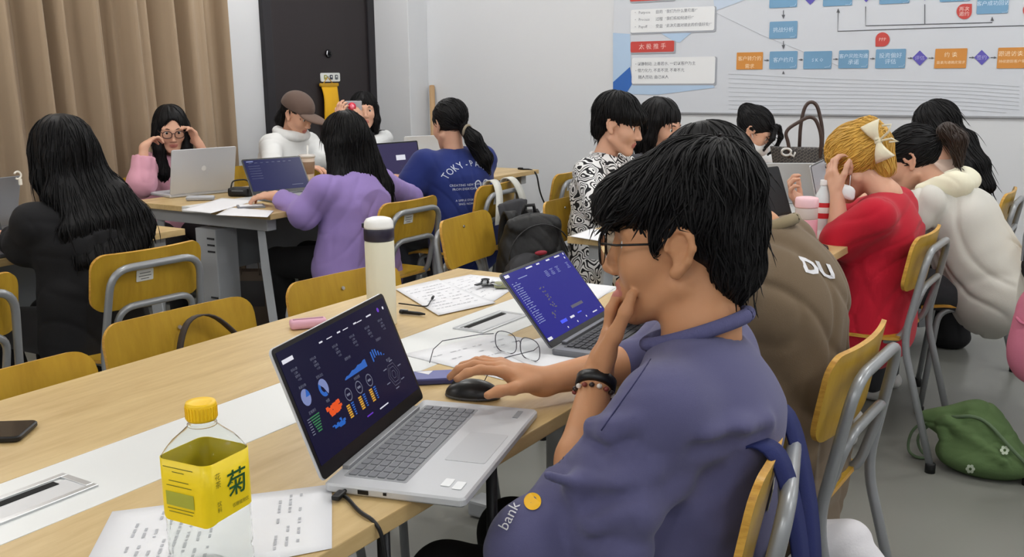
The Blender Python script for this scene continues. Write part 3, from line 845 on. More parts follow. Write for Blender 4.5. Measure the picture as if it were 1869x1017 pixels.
class Body:
    """seated pose; every joint can be given"""
    def __init__(b, pelvis, yaw, lean=.05, tw=0.0, s=1.0, sw=.175, neck=None, sh=None, slope=.045):
        b.s = s; b.pel = V(pelvis); b.f = V(math.cos(yaw), math.sin(yaw), 0); b.sd = V(math.sin(yaw), -math.cos(yaw), 0)   # sd = the sitter's right
        b.f2 = V(math.cos(yaw+tw), math.sin(yaw+tw), 0); b.sd2 = V(math.sin(yaw+tw), -math.cos(yaw+tw), 0)
        u = V(0, 0, 1)
        b.neck = b.pel+u*.50*s+b.f*lean*1.35 if neck is None else V(neck)
        ax = b.neck-b.pel
        b.waist = b.pel+ax*.32-b.f*.012; b.chest = b.pel+ax*.70-b.f2*.012; b.up = nrm(ax)
        b.sr, b.sl = (b.neck-u*slope*s+b.sd2*sw*s, b.neck-u*slope*s-b.sd2*sw*s) if sh is None else (V(sh[0]), V(sh[1]))
        b.hr, b.hl = b.pel+b.sd*.085*s, b.pel-b.sd*.085*s
        b.kr, b.kl = b.pel+b.f*.42*s+b.sd*.10*s-u*.03, b.pel+b.f*.42*s-b.sd*.10*s-u*.03
        b.ar, b.al = b.kr-b.f*.04+V(0, 0, .07-b.kr[2]), b.kl-b.f*.04+V(0, 0, .07-b.kl[2])
    def torso(b, F, g=0.0, k=.03, top=True):
        s = b.s
        F.ecap(b.pel-b.up*.02, b.waist, (.155*s+g, .105*s+g), (.125*s+g, .090*s+g), b.sd, k)
        F.ecap(b.waist, b.chest, (.125*s+g, .090*s+g), (.142*s+g, .098*s+g), b.sd2, k)
        F.ecap(b.chest, b.neck-b.up*.055*s, (.142*s+g, .098*s+g), (.105*s+g, .062*s+g), b.sd2, k)
        for q in (b.sr, b.sl): F.cap(b.neck-b.up*.050*s, q, .044*s+g*.8, .042*s+g*.6, k)
    def legs(b, F, g=0.0, k=.02, to=1.0):
        for h, kn, an in ((b.hr, b.kr, b.ar), (b.hl, b.kl, b.al)):
            F.cap(h, kn, .080*b.s+g, .056*b.s+g, k)
            F.chain([kn, kn*.62+an*.38+b.f*-.01, an], [.056*b.s+g, .055*b.s+g, .036*b.s+g], k)
    def feet(b, F, k=.01):
        for an in (b.ar, b.al):
            F.ecap(V(an[0], an[1], .035)-b.f*.03, V(an[0], an[1], .028)+b.f*.13, (.034, .034), (.040, .024), b.sd, k)
            F.cap(an, V(an[0], an[1], .04), .034, .034, .015)
    def bounds(b, pts, m=.16):
        P = np.array([b.pel, b.neck, b.sr, b.sl, b.kr, b.kl, b.ar, b.al]+[V(p) for p in pts])
        return P.min(0)-m, P.max(0)+m
# ================================================================== laptops
M_SILVER = mat('laptop_silver', (196, 198, 202), .38, metal=.25, spec=.5)
M_LDARK = mat('laptop_grey', (112, 114, 120), .4, metal=.3)
M_KEY = mat('key_grey', (120, 122, 128), .55)
M_KEYD = mat('key_dark', (44, 45, 50), .55)
M_BEZ = mat('bezel_black', (14, 14, 16), .3)
def screen_mat(name, rgb, st): return mat(name, (8, 8, 14), .25, emit=rgb, estr=st, spec=.12)
def emis(name, rgb, st=.8): return mat('ui_'+name, (10, 10, 12), .3, emit=rgb, estr=st)
def quadm(mb, u0, v0, u1, v1, z=0): mb.add([(u0, z, v0), (u1, z, v0), (u1, z, v1), (u0, z, v1)], [(0, 1, 2, 3)])
def laptop(label, x, y, yaw, w, d, hs, op, scr, st, lid=M_SILVER, deck=M_SILVER, keym=M_KEY, keys='full', ui=None, z0=TZ, logo=False, group='laptops on the tables', bez=.008, chin=.022):
    """origin at hinge centre on the table; user sits in direction yaw; op opening angle"""
    th = .014
    t = thing('laptop', label, 'laptop', (x, y, z0), 0, group)
    t.rotation_euler = (0, 0, yaw-math.pi/2+math.pi)          # local -y ... user at local -y
    # local: user at -y, hinge along x
    MB().rbox((0, -d/2, th/2+.001), (w, d, th), .010, bev=.003).build('base', deck, t, world=False)
    zt = th+.001
    if keys:
        kw, kd = w*.82, d*.42; y0 = -d*.10
        MB().rbox((0, y0-kd/2, zt+.0002), (kw+.008, kd+.008, .0006), .003).build('keyboard_well', mat('well', (150, 152, 156), .5) if keym is M_KEY else mat('welld', (70, 72, 76), .5), t, world=False)
        if keys == 'full':
            rows = 6; cols = 15 if w > .35 else 13; px_, py_ = kw/cols, kd/rows
            m1 = MB().rbox((0, 0, 0), (px_*.86, py_*.82, .0022), .0018, bev=.0005, seg=2)
            me = None
            for r in range(rows):
                c = 0
                while c < cols:
                    span = 5 if (r == 5 and c == 4) else (2 if (r in (2, 3, 4) and c == cols-5 and w > .35) else 1)
                    span = min(span, cols-c)
                    if span == 1 and me is not None:
                        k = bpy.data.objects.new('key', me); COL.objects.link(k); k.parent = t
                    else:
                        mm = m1 if span == 1 else MB().rbox((0, 0, 0), (px_*(span-.14), py_*.82, .0022), .0018, bev=.0005, seg=2)
                        k = mm.build('key', keym, t, world=False)
                        if span == 1: me = k.data
                    k.location = (-kw/2+px_*(c+span/2), y0-py_*(r+.5), zt+.0014)
                    c += span
        MB().rbox((-.004, -d*.79, zt+.0002), (w*.32, d*.30, .0007), .004).build('touchpad', mat('pad', (186, 188, 192), .4, metal=.2) if deck is M_SILVER else mat('padd', (100, 102, 106), .4), t, world=False)
    MB().box((w*.0, -.010, zt+.003), (w*.72, .012, .007), bev=.002).build('hinge', mat('hinge_grey', (150, 152, 156), .4, metal=.3) if deck is M_SILVER else M_LDARK, t, world=False)
    # lid
    a = op-math.pi/2
    L = Matrix.Rotation(-a, 4, 'X'); T = Matrix.Translation((0, -.002, zt+.002))
    lidm = MB().rbox((0, .0035, hs/2), (w, hs, .005), .009, frame((0, 0, 1), (0, 1, 0)), bev=.0015)
    lo = lidm.build('lid', lid, t, world=False); lo.matrix_local = T @ L
    bz = MB().rbox((0, .0003, hs/2), (w-.002, hs-.002, .0012), .008, frame((0, 0, 1), (0, 1, 0))); bo = bz.build('bezel', M_BEZ, lo, world=False)
    sc_ = MB(); sc_.box((0, -.0006, chin+(hs-chin-bez)/2), (w-2*bez, .0008, hs-chin-bez)); so = sc_.build('screen', scr, lo, world=False)
    if logo: MB().lathe([(0, 0), (.013, 0), (.013, .0008), (0, .0008)], (0, .006, hs*.55), 20, Matrix.Rotation(-math.pi/2, 3, 'X')).build('logo', mat('logo_light', (214, 214, 214), .3), lo, world=False)
    if ui:
        W_, H_ = w-2*bez, hs-chin-bez
        for name, m_, shapes in ui(W_, H_):
            if name in ('pie_chart', 'dialog', 'blue_button', 'purple_buttons'):
                for vs, fs in shapes: MB().add([(q[0]-W_/2, -.0013, chin+q[1]) for q in vs], fs).build(name.rstrip('s'), m_, lo, world=False)
                continue
            mb_ = MB()
            for vs, fs in shapes: mb_.add([(q[0]-W_/2, -.0013, chin+q[1]) for q in vs], fs)
            mb_.build(name, m_, lo, world=False)['kind'] = 'stuff'
    return t
def R_(u, v, a, b, W, H): return ([((u-a/2)*W, (v-b/2)*H), ((u+a/2)*W, (v-b/2)*H), ((u+a/2)*W, (v+b/2)*H), ((u-a/2)*W, (v+b/2)*H)], [(0, 1, 2, 3)])
def E_(u, v, r, W, H, r2=0, a0=0, a1=360, n=26):
    cs = [math.radians(a0+(a1-a0)*k/n) for k in range(n+1)]
    if r2: vs = [(u*W+r*math.cos(a), v*H+r*math.sin(a)) for a in cs]+[(u*W+r2*math.cos(a), v*H+r2*math.sin(a)) for a in cs]; return vs, [(k, k+1, n+2+k, n+1+k) for k in range(n)]
    vs = [(u*W, v*H)]+[(u*W+r*math.cos(a), v*H+r*math.sin(a)) for a in cs]; return vs, [(0, k+1, k+2) for k in range(n)]
def T_(s, u, v, size, W, H):
    vs, fs = text_mesh(s, size, align='CENTER'); return [(q[0]+u*W, q[1]+v*H-size*.35) for q in vs], fs
E_WHITE = emis('white', (235, 235, 245), .85); E_GREY = emis('grey', (150, 155, 180), .45); E_BLUE = emis('blue', (40, 110, 210), .7); E_LBLUE = emis('lblue', (150, 165, 225), .6)
E_ORG = emis('orange', (245, 90, 35), .8); E_YEL = emis('yellow', (235, 175, 50), .75); E_GRN = emis('green', (60, 150, 90), .6); E_PUR = emis('purple', (120, 60, 220), .7)
def ui_dashboard(W, H):
    r = random.Random(3)
    wt = [R_(.057, .905, .085, .036, W, H)]
    wt += [R_(.331, .902, .03, .014, W, H), R_(.496, .904, .03, .014, W, H), R_(.656, .904, .03, .014, W, H), R_(.80, .905, .05, .014, W, H), E_(.96, .905, .0028, W, H), R_(.627, .078, .09, .012, W, H)]
    for u in (.407, .56, .70): wt.append(R_(u, .90, .05, .008, W, H))
    gy = []
    for i, u in enumerate((.073, .229, .425, .589, .745, .888)):
        for j, s in enumerate(('访问人数', '1,286', '较昨日', '+12%')): gy.append(T_(s, u+.004*j, .81-.032*j, .0046, W, H))
    for (u, v, s) in ((.083, .65, '年龄分布'), (.226, .65, '性别占比'), (.082, .425, '区域排行'), (.215, .428, '地图'), (.487, .655, '趋势分析'), (.496, .455, '完成进度'), (.821, .43, '雷达图'), (.807, .655, '月度统计')): gy.append(T_(s, u, v, .0052, W, H))
    lb = [E_(.078, .555, .0125, W, H, 0, 60, 360), E_(.221, .545, .0135, W, H, 0, -60, 140)]
    bl = [E_(.078, .555, .0125, W, H, 0, 0, 58), E_(.221, .545, .0135, W, H, .007, 140, 290)]
    n = 12; ar = [(.40+.02*k, .49) for k in range(n)]; top = [(.40+.02*k, .50+.062*(k/(n-1))**.7+.006*math.sin(k*2)) for k in range(n)]
    bl.append(([(u*W, v*H) for u, v in ar]+[(u*W, v*H) for u, v in top], [(k, k+1, n+k+1, n+k) for k in range(n-1)]))
    for k in range(6): bl.append(R_(.69+.022*k, .57-.02*abs(k-1.5), .012, .10-.018*k, W, H))
    org = []; blm = []
    for k in range(26): org.append(R_(.239+r.uniform(-.055, .055), .338+r.uniform(-.035, .035), .03*r.uniform(.5, 1.3), .03*r.uniform(.5, 1.3), W, H))
    for k in range(20): blm.append(R_(.235+r.uniform(-.05, .05), .205+r.uniform(-.028, .028), .026*r.uniform(.5, 1.2), .022*r.uniform(.5, 1.2), W, H))
    gn = [R_(.085, .385-.022*k, .075-.007*k, .011, W, H) for k in range(7)]
    gy += [R_(.035, .385-.022*k, .022, .008, W, H) for k in range(7)]
    yl = []; b2 = []
    for c in (.362, .475, .584):
        for k in range(6):
            yl.append(R_(c-.018, .285-.021*k, .030, .014, W, H)); b2.append(R_(c+.022, .285-.021*k, .024-.002*k, .012, W, H))
    for c in (.381, .483, .588): gy += [E_(c, .368, .0105, W, H, .0088), R_(c, .368, .03, .02, W, H)]
    for rr in (.012, .024, .034): gy.append(E_(.822, .275, rr*.62, W, H, rr*.62-.0006, 0, 360, 6))
    for k in range(6): a = k*60+20; gy.append(R_(.822+.085*math.cos(math.radians(a)), .275+.135*math.sin(math.radians(a)), .035, .010, W, H))
    pu = [E_(.905, .91, .0040, W, H), R_(.486, .094, .06, .012, W, H)]
    return (('white_labels', E_WHITE, wt), ('grey_labels', E_GREY, gy), ('pie_chart', E_LBLUE, lb), ('blue_chart', E_BLUE, bl+blm+b2), ('orange_map', E_ORG, org), ('green_bars', E_GRN, gn), ('yellow_bars', E_YEL, yl), ('purple_buttons', E_PUR, pu))
def ui_blue(W, H):
    r = random.Random(5)
    wt = [R_(.035, .966, .065, .040, W, H), R_(.037, .028, .065, .040, W, H)]
    wt += [R_(u, .975, wd, .020, W, H) for u, wd in ((.382, .10), (.526, .05), (.694, .06), (.855, .09))]+[E_(.972, .978, .0028, W, H), E_(.955, .918, .0028, W, H)]
    wt += [R_(.494, .140, .07, .030, W, H)]+[E_(u, v, .0024, W, H) for u, v in ((.349, .045), (.523, .052), (.685, .058), (.97, .07))]+[R_(.847, .06, .08, .016, W, H)]
    lb = [R_(.22, .887, .14, .012, W, H)]
    for k in range(20):
        v = .85-.031*k; lb.append(R_(.095, v, .02+.075*abs(math.sin(k*1.7)), .010, W, H)); lb.append(R_(.040, v-.004, .018, .012, W, H))
    for c in (.561, .65, .746, .927):
        for j in range(5): lb.append(R_(c, .845-.02*j, .05*r.uniform(.5, 1.2), .007, W, H))
    gy = [R_(.667, .256, .20, .042, W, H)]
    for (u, v) in ((.361, .626), (.368, .511), (.356, .396), (.30, .27)):
        for k in range(7): gy.append(R_(u+r.uniform(-.03, .03), v+r.uniform(-.04, .04), .018, .018, W, H))
    bl = [R_(.35, .142, .10, .045, W, H), R_(.632, .15, .07, .018, W, H)]
    return (('white_labels', E_WHITE, wt), ('blue_list', E_LBLUE, lb), ('grey_panel', emis('panelgrey', (110, 105, 130), .4), gy), ('blue_button', emis('btnblue', (40, 70, 255), .9), bl))
def ui_small(W, H):
    wt = [R_(.10, .95, .12, .03, W, H)]; lb = [R_(.1+.1*k, .90, .05, .02, W, H) for k in range(8)]+[R_(.15, .8-.08*k, .2, .015, W, H) for k in range(6)]+[R_(.8, .12, .2, .02, W, H)]
    return (('white_labels', E_LBLUE, wt), ('blue_labels', emis('dimblue', (60, 75, 140), .4), lb))
def ui_dialog(W, H):
    return (('dialog', E_WHITE, [R_(.60, .55, .20, .16, W, H)]), ('labels', emis('dimgrey', (90, 90, 120), .4), [R_(.1, .93, .14, .03, W, H)]+[R_(.5, .06, .6, .02, W, H)]+[R_(.7, .3-.05*k, .3, .012, W, H) for k in range(3)]))
S_NAVY = screen_mat('screen_navy', (26, 25, 58), .62); S_BLUE = screen_mat('screen_blue', (30, 26, 150), .72); S_DIM = screen_mat('screen_dimblue', (38, 42, 92), .75); S_PUR = screen_mat('screen_violet', (70, 64, 100), .72); S_OFF = mat('screen_off', (14, 14, 20), .45)
lp1 = laptop('open silver laptop showing a dark dashboard of charts, in front of the person in violet', -.9873, 1.1505, .2736, .3824, .2123, .202, 1.9419, S_NAVY, 1, ui=ui_dashboard, bez=.008, chin=.021)
for (sx, sy) in ((0, 0), (.006, .019)):
    MB().rbox((-.150+sx, -.190+sy, .0157), (.026, .014, .0006), .002).build('palm_sticker', mat('sticker_bright', (232, 234, 236), .4), lp1, world=False)
MB().box((.155, -.186, .0155), (.034, .009, .0008)).build('brand_mark', mat('mark_grey', (140, 142, 146), .4), lp1, world=False)
MB().box((-.1917, -.062, .008), (.0012, .016, .006)).build('port', M_BLACK, lp1, world=False); MB().box((-.1917, -.095, .009), (.0012, .005, .004)).build('port', M_BLACK, lp1, world=False)
laptop('open grey laptop with a bright blue screen beside the loose glasses', -1.0215, 1.8912, .0902, .3235, .22, .1908, 2.2544, S_BLUE, 1, lid=M_LDARK, deck=M_LDARK, keym=M_KEYD, ui=ui_blue, bez=.006, chin=.014)
laptop('silver laptop seen from behind its lid, in front of the person in pink', -3.95, 3.342, math.pi-.22, .345, .23, .225, 1.80, S_DIM, 1, logo=True, keys='none')
laptop('laptop with dark blue screen beside the hands of the person in lilac', -3.54, 3.49, -.30, .32, .22, .20, 2.15, S_DIM, 1, lid=M_LDARK, deck=M_LDARK, keys='none', ui=ui_small)
laptop('laptop showing a violet screen with white dialog, at the person in navy', -3.437, 4.26, -.20, .34, .22, .205, 1.75, S_PUR, 1, keys='none', ui=ui_dialog)
laptop('silver laptop lid beyond the person in navy, at the table end', -3.80, 4.98, math.pi-.5, .33, .22, .20, 1.85, S_DIM, 1, keys='none')
laptop('laptop with blue screen at the left edge, in front of the person in black', -3.37, 1.80, .05, .34, .23, .21, 1.85, S_DIM, 1, keys='none', ui=ui_small, lid=M_LDARK, deck=M_LDARK)
laptop('grey laptop lid at the left edge below the curtain', -3.74, 2.08, math.pi+.1, .33, .22, .20, 1.85, S_DIM, 1, keys='none', lid=M_LDARK, deck=M_LDARK)
laptop('dark laptop standing open behind the person in brown', -1.19, 3.69, -.30, .33, .22, .21, 1.95, S_OFF, 1, lid=mat('lid_dark', (36, 37, 42), .35), deck=mat('lid_dark', (0, 0, 0)), keys='none')
laptop('slim silver laptop opened in front of the person in red', -1.08, 4.10, .10, .31, .21, .20, 1.80, mat('screen_greyish', (120, 118, 122), .2, emit=(110, 110, 118), estr=.4), 1, keys='none', bez=.006, chin=.01)
laptop('silver laptop seen from behind beside the tote bag', -1.30, 4.36, 2.0, .32, .22, .21, 2.15, S_DIM, 1, keys='none')

# ================================================================== things on the front table
def at_t(px, py): return at(px, py, z=TZ)
M_PAPER = mat('paper_white', (232, 233, 237), .7)
M_INK = mat('ink_grey', (182, 184, 190), .8)
def sheet(label, corners, z=TZ+.0012, lines=0, seed=0, vert=False, curl=.0, group='paper sheets on the tables', name='paper_sheet', style='text'):
    c = [Vector(q) for q in corners]; n = 8; vs = []
    r = random.Random(seed)
    for j in range(n+1):
        for i in range(n+1):
            u, v = i/n, j/n
            p = c[0]*(1-u)*(1-v)+c[1]*u*(1-v)+c[2]*u*v+c[3]*(1-u)*v
            vs.append((p.x, p.y, z+curl*(abs(u-.5)*2)**3*.5+curl*.3*math.sin(u*5+v*4)**2))
    k = len(vs); vs += [(p[0], p[1], p[2]+.0005) for p in vs]; fs = []
    for j in range(n):
        for i in range(n):
            a = j*(n+1)+i; fs += [(a, a+n+1, a+n+2, a+1), (k+a, k+a+1, k+a+n+2, k+a+n+1)]
    lp = [i for i in range(n+1)]+[j*(n+1)+n for j in range(1, n+1)]+[n*(n+1)+i for i in range(n-1, -1, -1)]+[j*(n+1) for j in range(n-1, 0, -1)]
    fs += [(lp[q], lp[(q+1) % len(lp)], k+lp[(q+1) % len(lp)], k+lp[q]) for q in range(len(lp))]
    cen = sum(c, Vector())/4
    t = thing(name, label, 'paper', (cen.x, cen.y, z), group=group)
    mesh_obj('sheet', vs, fs, M_PAPER, t, True)
    if lines:
        m = MB()
        for q in range(lines):
            v = .12+.76*(q+.5)/lines; u = .10
            while u < .85:
                w_ = r.uniform(.015, .07); u2 = min(.88, u+w_); hh = .006
                pt = lambda a, b, swap=vert: (lambda a, b: c[0]*(1-a)*(1-b)+c[1]*a*(1-b)+c[2]*a*b+c[3]*(1-a)*b)(*((b, a) if swap else (a, b)))
                if vert and .50 < v < .74: u = 1; continue
                if r.random() < (.75 if style == 'text' else .5):
                    zz = z+.0012+curl*.9
                    m.add([(*pt(u, v-hh)[:2], zz), (*pt(u2, v-hh)[:2], zz), (*pt(u2, v+hh)[:2], zz), (*pt(u, v+hh)[:2], zz)], [(0, 1, 2, 3)])
                u = u2+r.uniform(.01, .03)
        if m.f: m.build('printed_text', M_INK, t)['kind'] = 'stuff'
    return t
sheet('printed sheet under the yellow label bottle', [at_t(205, 936), at_t(606, 886), at_t(606, 1003), at_t(120, 1100)], lines=16, seed=2, vert=True)
sheet('white sheet under the mouse hand', [at_t(735, 648), at_t(905, 610), at_t(1095, 640), at_t(960, 705)], z=TZ+.0008, seed=3, lines=6)
sheet('blank sheet under the folded glasses', [at_t(905, 640), at_t(1012, 612), at_t(1160, 665), at_t(1010, 690)], z=TZ+.0022, seed=9)
sheet('printed sheet beside the flask', [at_t(722, 530), at_t(800, 512), at_t(905, 555), at_t(800, 578)], z=TZ+.0030, seed=4, lines=9)
sheet('sheet at the far end of the table behind the blue laptop', [at_t(745, 525), at_t(858, 502), at_t(960, 512), at_t(900, 552)], z=TZ+.0010, seed=5, lines=8)
sheet('white sheet at the table end beyond the blue laptop', [at_t(1000, 515), at_t(1060, 517), at_t(1126, 524), at_t(1085, 552)], z=TZ+.0010, seed=6)

# vacuum flask
fb = at_t(698, 592)
t = thing('vacuum_flask', 'tall cream vacuum flask with dark ring and white lid on the front table', 'flask', fb)
MB().lathe([(.0, 0), (.033, 0), (.0345, .004), (.0345, .198), (.033, .202), (0, .202)], fb, 32).build('flask_body', mat('flask_cream', (226, 222, 200), .45, spec=.4), t, True)
MB().lathe([(.0, .202), (.0335, .202), (.0355, .205), (.0355, .229), (.0345, .231), (0, .231)], fb, 32).build('collar_ring', mat('flask_navy', (38, 34, 52), .35), t, True)
lidf = MB().lathe([(.0, .231), (.034, .231), (.0345, .236), (.0335, .246), (.029, .253), (.018, .2565), (0, .2575)], fb, 32).build('lid', mat('flask_white', (240, 240, 238), .35), t, True)
MB().box(fb+Vector((-.030, -.012, .237)), (.010, .018, .012), bev=.003).build('latch', mat('flask_navy', (0, 0, 0)), lidf)

# empty bottle with a yellow sleeve
bb = at_t(390, 1046)
M_PET = mat('pet_clear', (250, 252, 250), .03, trans=1.0, ior=1.10, spec=.6)
def sq_ring(c, hw, r, z, rot, n=6):
    out = []
    for (sx, sy, a0) in ((1, 1, 0), (-1, 1, 90), (-1, -1, 180), (1, -1, 270)):
        for k in range(n+1):
            a = math.radians(a0+90*k/n); x, y = sx*(hw-r)+r*math.cos(a), sy*(hw-r)+r*math.sin(a)
            out.append(Vector((c[0]+x*math.cos(rot)-y*math.sin(rot), c[1]+x*math.sin(rot)+y*math.cos(rot), c[2]+z)))
    return out
def ring_mesh(rings, caps=(True, True)):
    n = len(rings[0]); vs = [p for r in rings for p in r]
    fs = [(i*n+k, i*n+(k+1) % n, (i+1)*n+(k+1) % n, (i+1)*n+k) for i in range(len(rings)-1) for k in range(n)]
    if caps[0]: fs.append(tuple(range(n-1, -1, -1)))
    if caps[1]: fs.append(tuple((len(rings)-1)*n+k for k in range(n)))
    return vs, fs
rotb = math.radians(6); HW = .0375
t = thing('drink_bottle', 'empty clear square bottle with yellow sleeve label and yellow cap', 'bottle', bb)
prof = [(HW-.004, .006, 0), (HW-.001, .010, .004), (HW, .012, .012), (HW, .012, .026), (HW-.0016, .012, .031), (HW, .012, .038), (HW, .012, .155), (HW-.0025, .016, .162), (.0315, .0235, .171), (.0230, .0220, .180), (.0160, .0158, .187), (.0135, .0133, .191), (.0130, .0128, .198)]
outer = [sq_ring(bb, hw, r, z, rotb) for (hw, r, z) in prof]
inner = [sq_ring(bb, hw-.0011, max(r-.0011, .001), max(z, .0015), rotb) for (hw, r, z) in reversed(prof)]
vs, fs = ring_mesh(outer+inner, (True, True))
mesh_obj('bottle_wall', vs, fs, M_PET, t, True)
slv = [(HW+.0009, .0125, .082), (HW+.0009, .0125, .092), (HW+.0009, .0125, .120), (HW+.0009, .0125, .154)]
M_SLV = mat('sleeve_yellow', (244, 214, 22), .38, spec=.5)
vo = [sq_ring(bb, hw, r, z+(.004*math.sin(k*0) if False else 0), rotb) for k, (hw, r, z) in enumerate(slv)]
# wavy lower edge of the sleeve
for i, p in enumerate(vo[0]): p.z += .003*math.sin(i/len(vo[0])*4*math.pi+1)
vi = [sq_ring(bb, hw-.0006, r, z, rotb) for (hw, r, z) in reversed(slv)]
for i, p in enumerate(vi[-1]): p.z += .003*math.sin(i/len(vi[-1])*4*math.pi+1)
rings = vo+vi+[[p.copy() for p in vo[0]]]
vs, fs = ring_mesh(rings, (False, False)); sl = mesh_obj('sleeve_label', vs, fs, M_SLV, t, True)
capb = MB().lathe([(0, .193), (.0165, .193), (.0175, .195), (.0175, .212), (.0165, .2145), (.012, .2135), (0, .2135)], bb, 28).build('cap', mat('cap_yellow', (246, 200, 24), .4), t, True)
for k in range(28):
    a = 2*math.pi*k/28; MB().box(bb+Vector((.0176*math.cos(a), .0176*math.sin(a), .203)), (.0012, .0016, .014), Matrix.Rotation(a, 3, 'Z')).build('cap_rib', mat('cap_yellow', (0, 0, 0)), capb)
MB().lathe([(.0150, .1865), (.0168, .1865), (.0168, .189), (.0150, .189)], bb, 28, closed=False).build('neck_ring', M_PET, t, True)
# print on the sleeve: green character on the right face, green panel on the left face
ca, sa = math.cos(rotb), math.sin(rotb)
def face_pt(face, u, z, off=.0016):
    x, y = ((HW+off, u) if face == 'R' else (u, -HW-off)); return Vector((bb.x+x*ca-y*sa, bb.y+x*sa+y*ca, bb.z+z))
M_GRN = mat('print_green', (30, 84, 40), .5); M_OLV = mat('print_olive', (168, 172, 60), .5); M_OLD = mat('print_olive_dark', (120, 116, 30), .5)
def face_text(s, face, u, z, size, m_, vert=False):
    chars = list(s) if vert else [s]; mb_ = MB()
    for k, ch in enumerate(chars):
        v, f = text_mesh(ch, size, align='CENTER', bold=.0003 if size > .02 else 0); mb_.add([face_pt(face, u+q[0], z-k*size*1.05+q[1]) for q in v], f)
    mb_.build('lettering', m_, sl)
face_text('菊', 'R', .008, .108, .034, M_GRN)
face_text('花茶', 'R', -.022, .134, .009, M_OLD, True); face_text('低糖植物饮', 'R', .012, .092, .0055, M_OLD); face_text('饮料', 'R', -.022, .102, .007, M_OLD, True)
for (u, z, w_, h_) in ((-.004, .108, .042, .017),):
    MB().quad(face_pt('L', u-w_/2, z-h_/2), face_pt('L', u+w_/2, z-h_/2), face_pt('L', u+w_/2, z+h_/2), face_pt('L', u-w_/2, z+h_/2)).build('nutrition_panel', M_OLV, sl)
for k, (w_, z) in enumerate(((.045, .146), (.018, .141), (.03, .130), (.038, .124), (.040, .096), (.036, .092))):
    MB().quad(face_pt('L', -.004-w_/2, z-.0005), face_pt('L', -.004+w_/2, z-.0005), face_pt('L', -.004+w_/2, z+.0005), face_pt('L', -.004-w_/2, z+.0005)).build('label_line', M_OLD, sl)

# black phone at the left edge
def phone(label, corner_pts, th, m_, name='phone', cat='phone', r=.010):
    c = [Vector(p) for p in corner_pts]; cen = sum(c, Vector())/4; ux = (c[1]-c[0]); L = ux.length; ux.normalize(); W_ = (c[3]-c[0]).length
    t_ = thing(name, label, cat, (cen.x, cen.y, TZ+.0012), math.atan2(ux.y, ux.x))
    MB().rbox((0, 0, th/2+.0004), (L, W_, th), r, bev=.002).build('case', m_, t_, world=False)
    MB().rbox((0, 0, th+.0006), (L-.006, W_-.006, .0006), r-.002).build('face', mat(name+'_glass'+m_.name, (16, 16, 18), .12) if m_ is M_BLACK else mat('blue_face', (96, 100, 160), .35), t_, world=False)
    return t_
p1 = phone('black phone lying on the table at the left edge', [at_t(-95, 782)+Vector((0, 0, 0)), at_t(86, 776), at_t(12, 812), at_t(-160, 815)], .009, M_BLACK)
p2 = thing('phone', 'dark blue phone in a case between laptop and mouse', 'phone', at_t(792, 695)+Vector((0, 0, .001)), math.radians(40))
MB().rbox((0, 0, .0055), (.085, .060, .011), .008, bev=.002).build('case', mat('case_navy', (52, 54, 100), .4), p2, world=False)
MB().rbox((0, 0, .0112), (.078, .053, .0008), .006).build('face', mat('case_face', (104, 108, 164), .3), p2, world=False)
MB().add([(-.035, .022, .0120), (.0, .024, .0120), (-.010, .0, .0120)], [(0, 2, 1)]).build('white_corner', mat('corner_white', (226, 226, 230), .5), p2, world=False)
# mouse
mo = (at_t(815, 722)+at_t(912, 728))/2; ang = math.atan2(*(at_t(912, 728)-at_t(815, 722)).yx)
t = thing('computer_mouse', 'black computer mouse under the hand of the person in violet', 'mouse', mo, ang)
Fm = Field((-.075, -.05, -.01), (.075, .05, .06), .0022)
Fm.ell((0, .0, .004), (.052, .029, .030), None, .0); Fm.half((0, 0, .001), (0, 0, -1)); 
o = Fm.obj('shell', mat('mouse_black', (24, 24, 27), .35), None); o.parent = t
Fm = Field((-.075, -.05, -.01), (.075, .05, .06), .0022); Fm.ell((0, 0, .004), (.0528, .0297, .016), None, 0); Fm.half((0, 0, .001), (0, 0, -1)); Fm.half((0, 0, .007), (0, 0, 1))
o = Fm.obj('side_grip', mat('mouse_grey', (72, 74, 78), .3), None); o.parent = t
MB().lathe([(0, -.004), (.007, -.004), (.007, .004), (0, .004)], (-.032, 0, .024), 14, Matrix.Rotation(math.pi/2, 3, 'X')).build('wheel', M_RUB, t, True, world=False)
# glasses lying on the papers
gl = at_t(950, 650)
class TG:                                   # a frame lying on the table: same drawing as on a head
    pass
gh = Head((0, 0, 0), (1, 0, 0))
gp = V(at_t(946, 652)); gd = nrm(V(at_t(992, 655))-V(at_t(893, 625)))      # along the lens bar
fw = V(-gd[1], gd[0], 0); fw = fw if fw[0] > 0 else -fw
gl_t = thing('eyeglasses', 'thin metal rimmed glasses lying folded open on the papers', 'glasses', (gp[0], gp[1], TZ))
gh = Head(gp-fw*.128+V(0, 0, .027), fw, s=1.15)
glasses(gh, gl_t, mat('wire_dark', (70, 70, 78), .3, metal=.7), rim=.0010, w=.028, ht=.020, rnd=.75, name='frame')
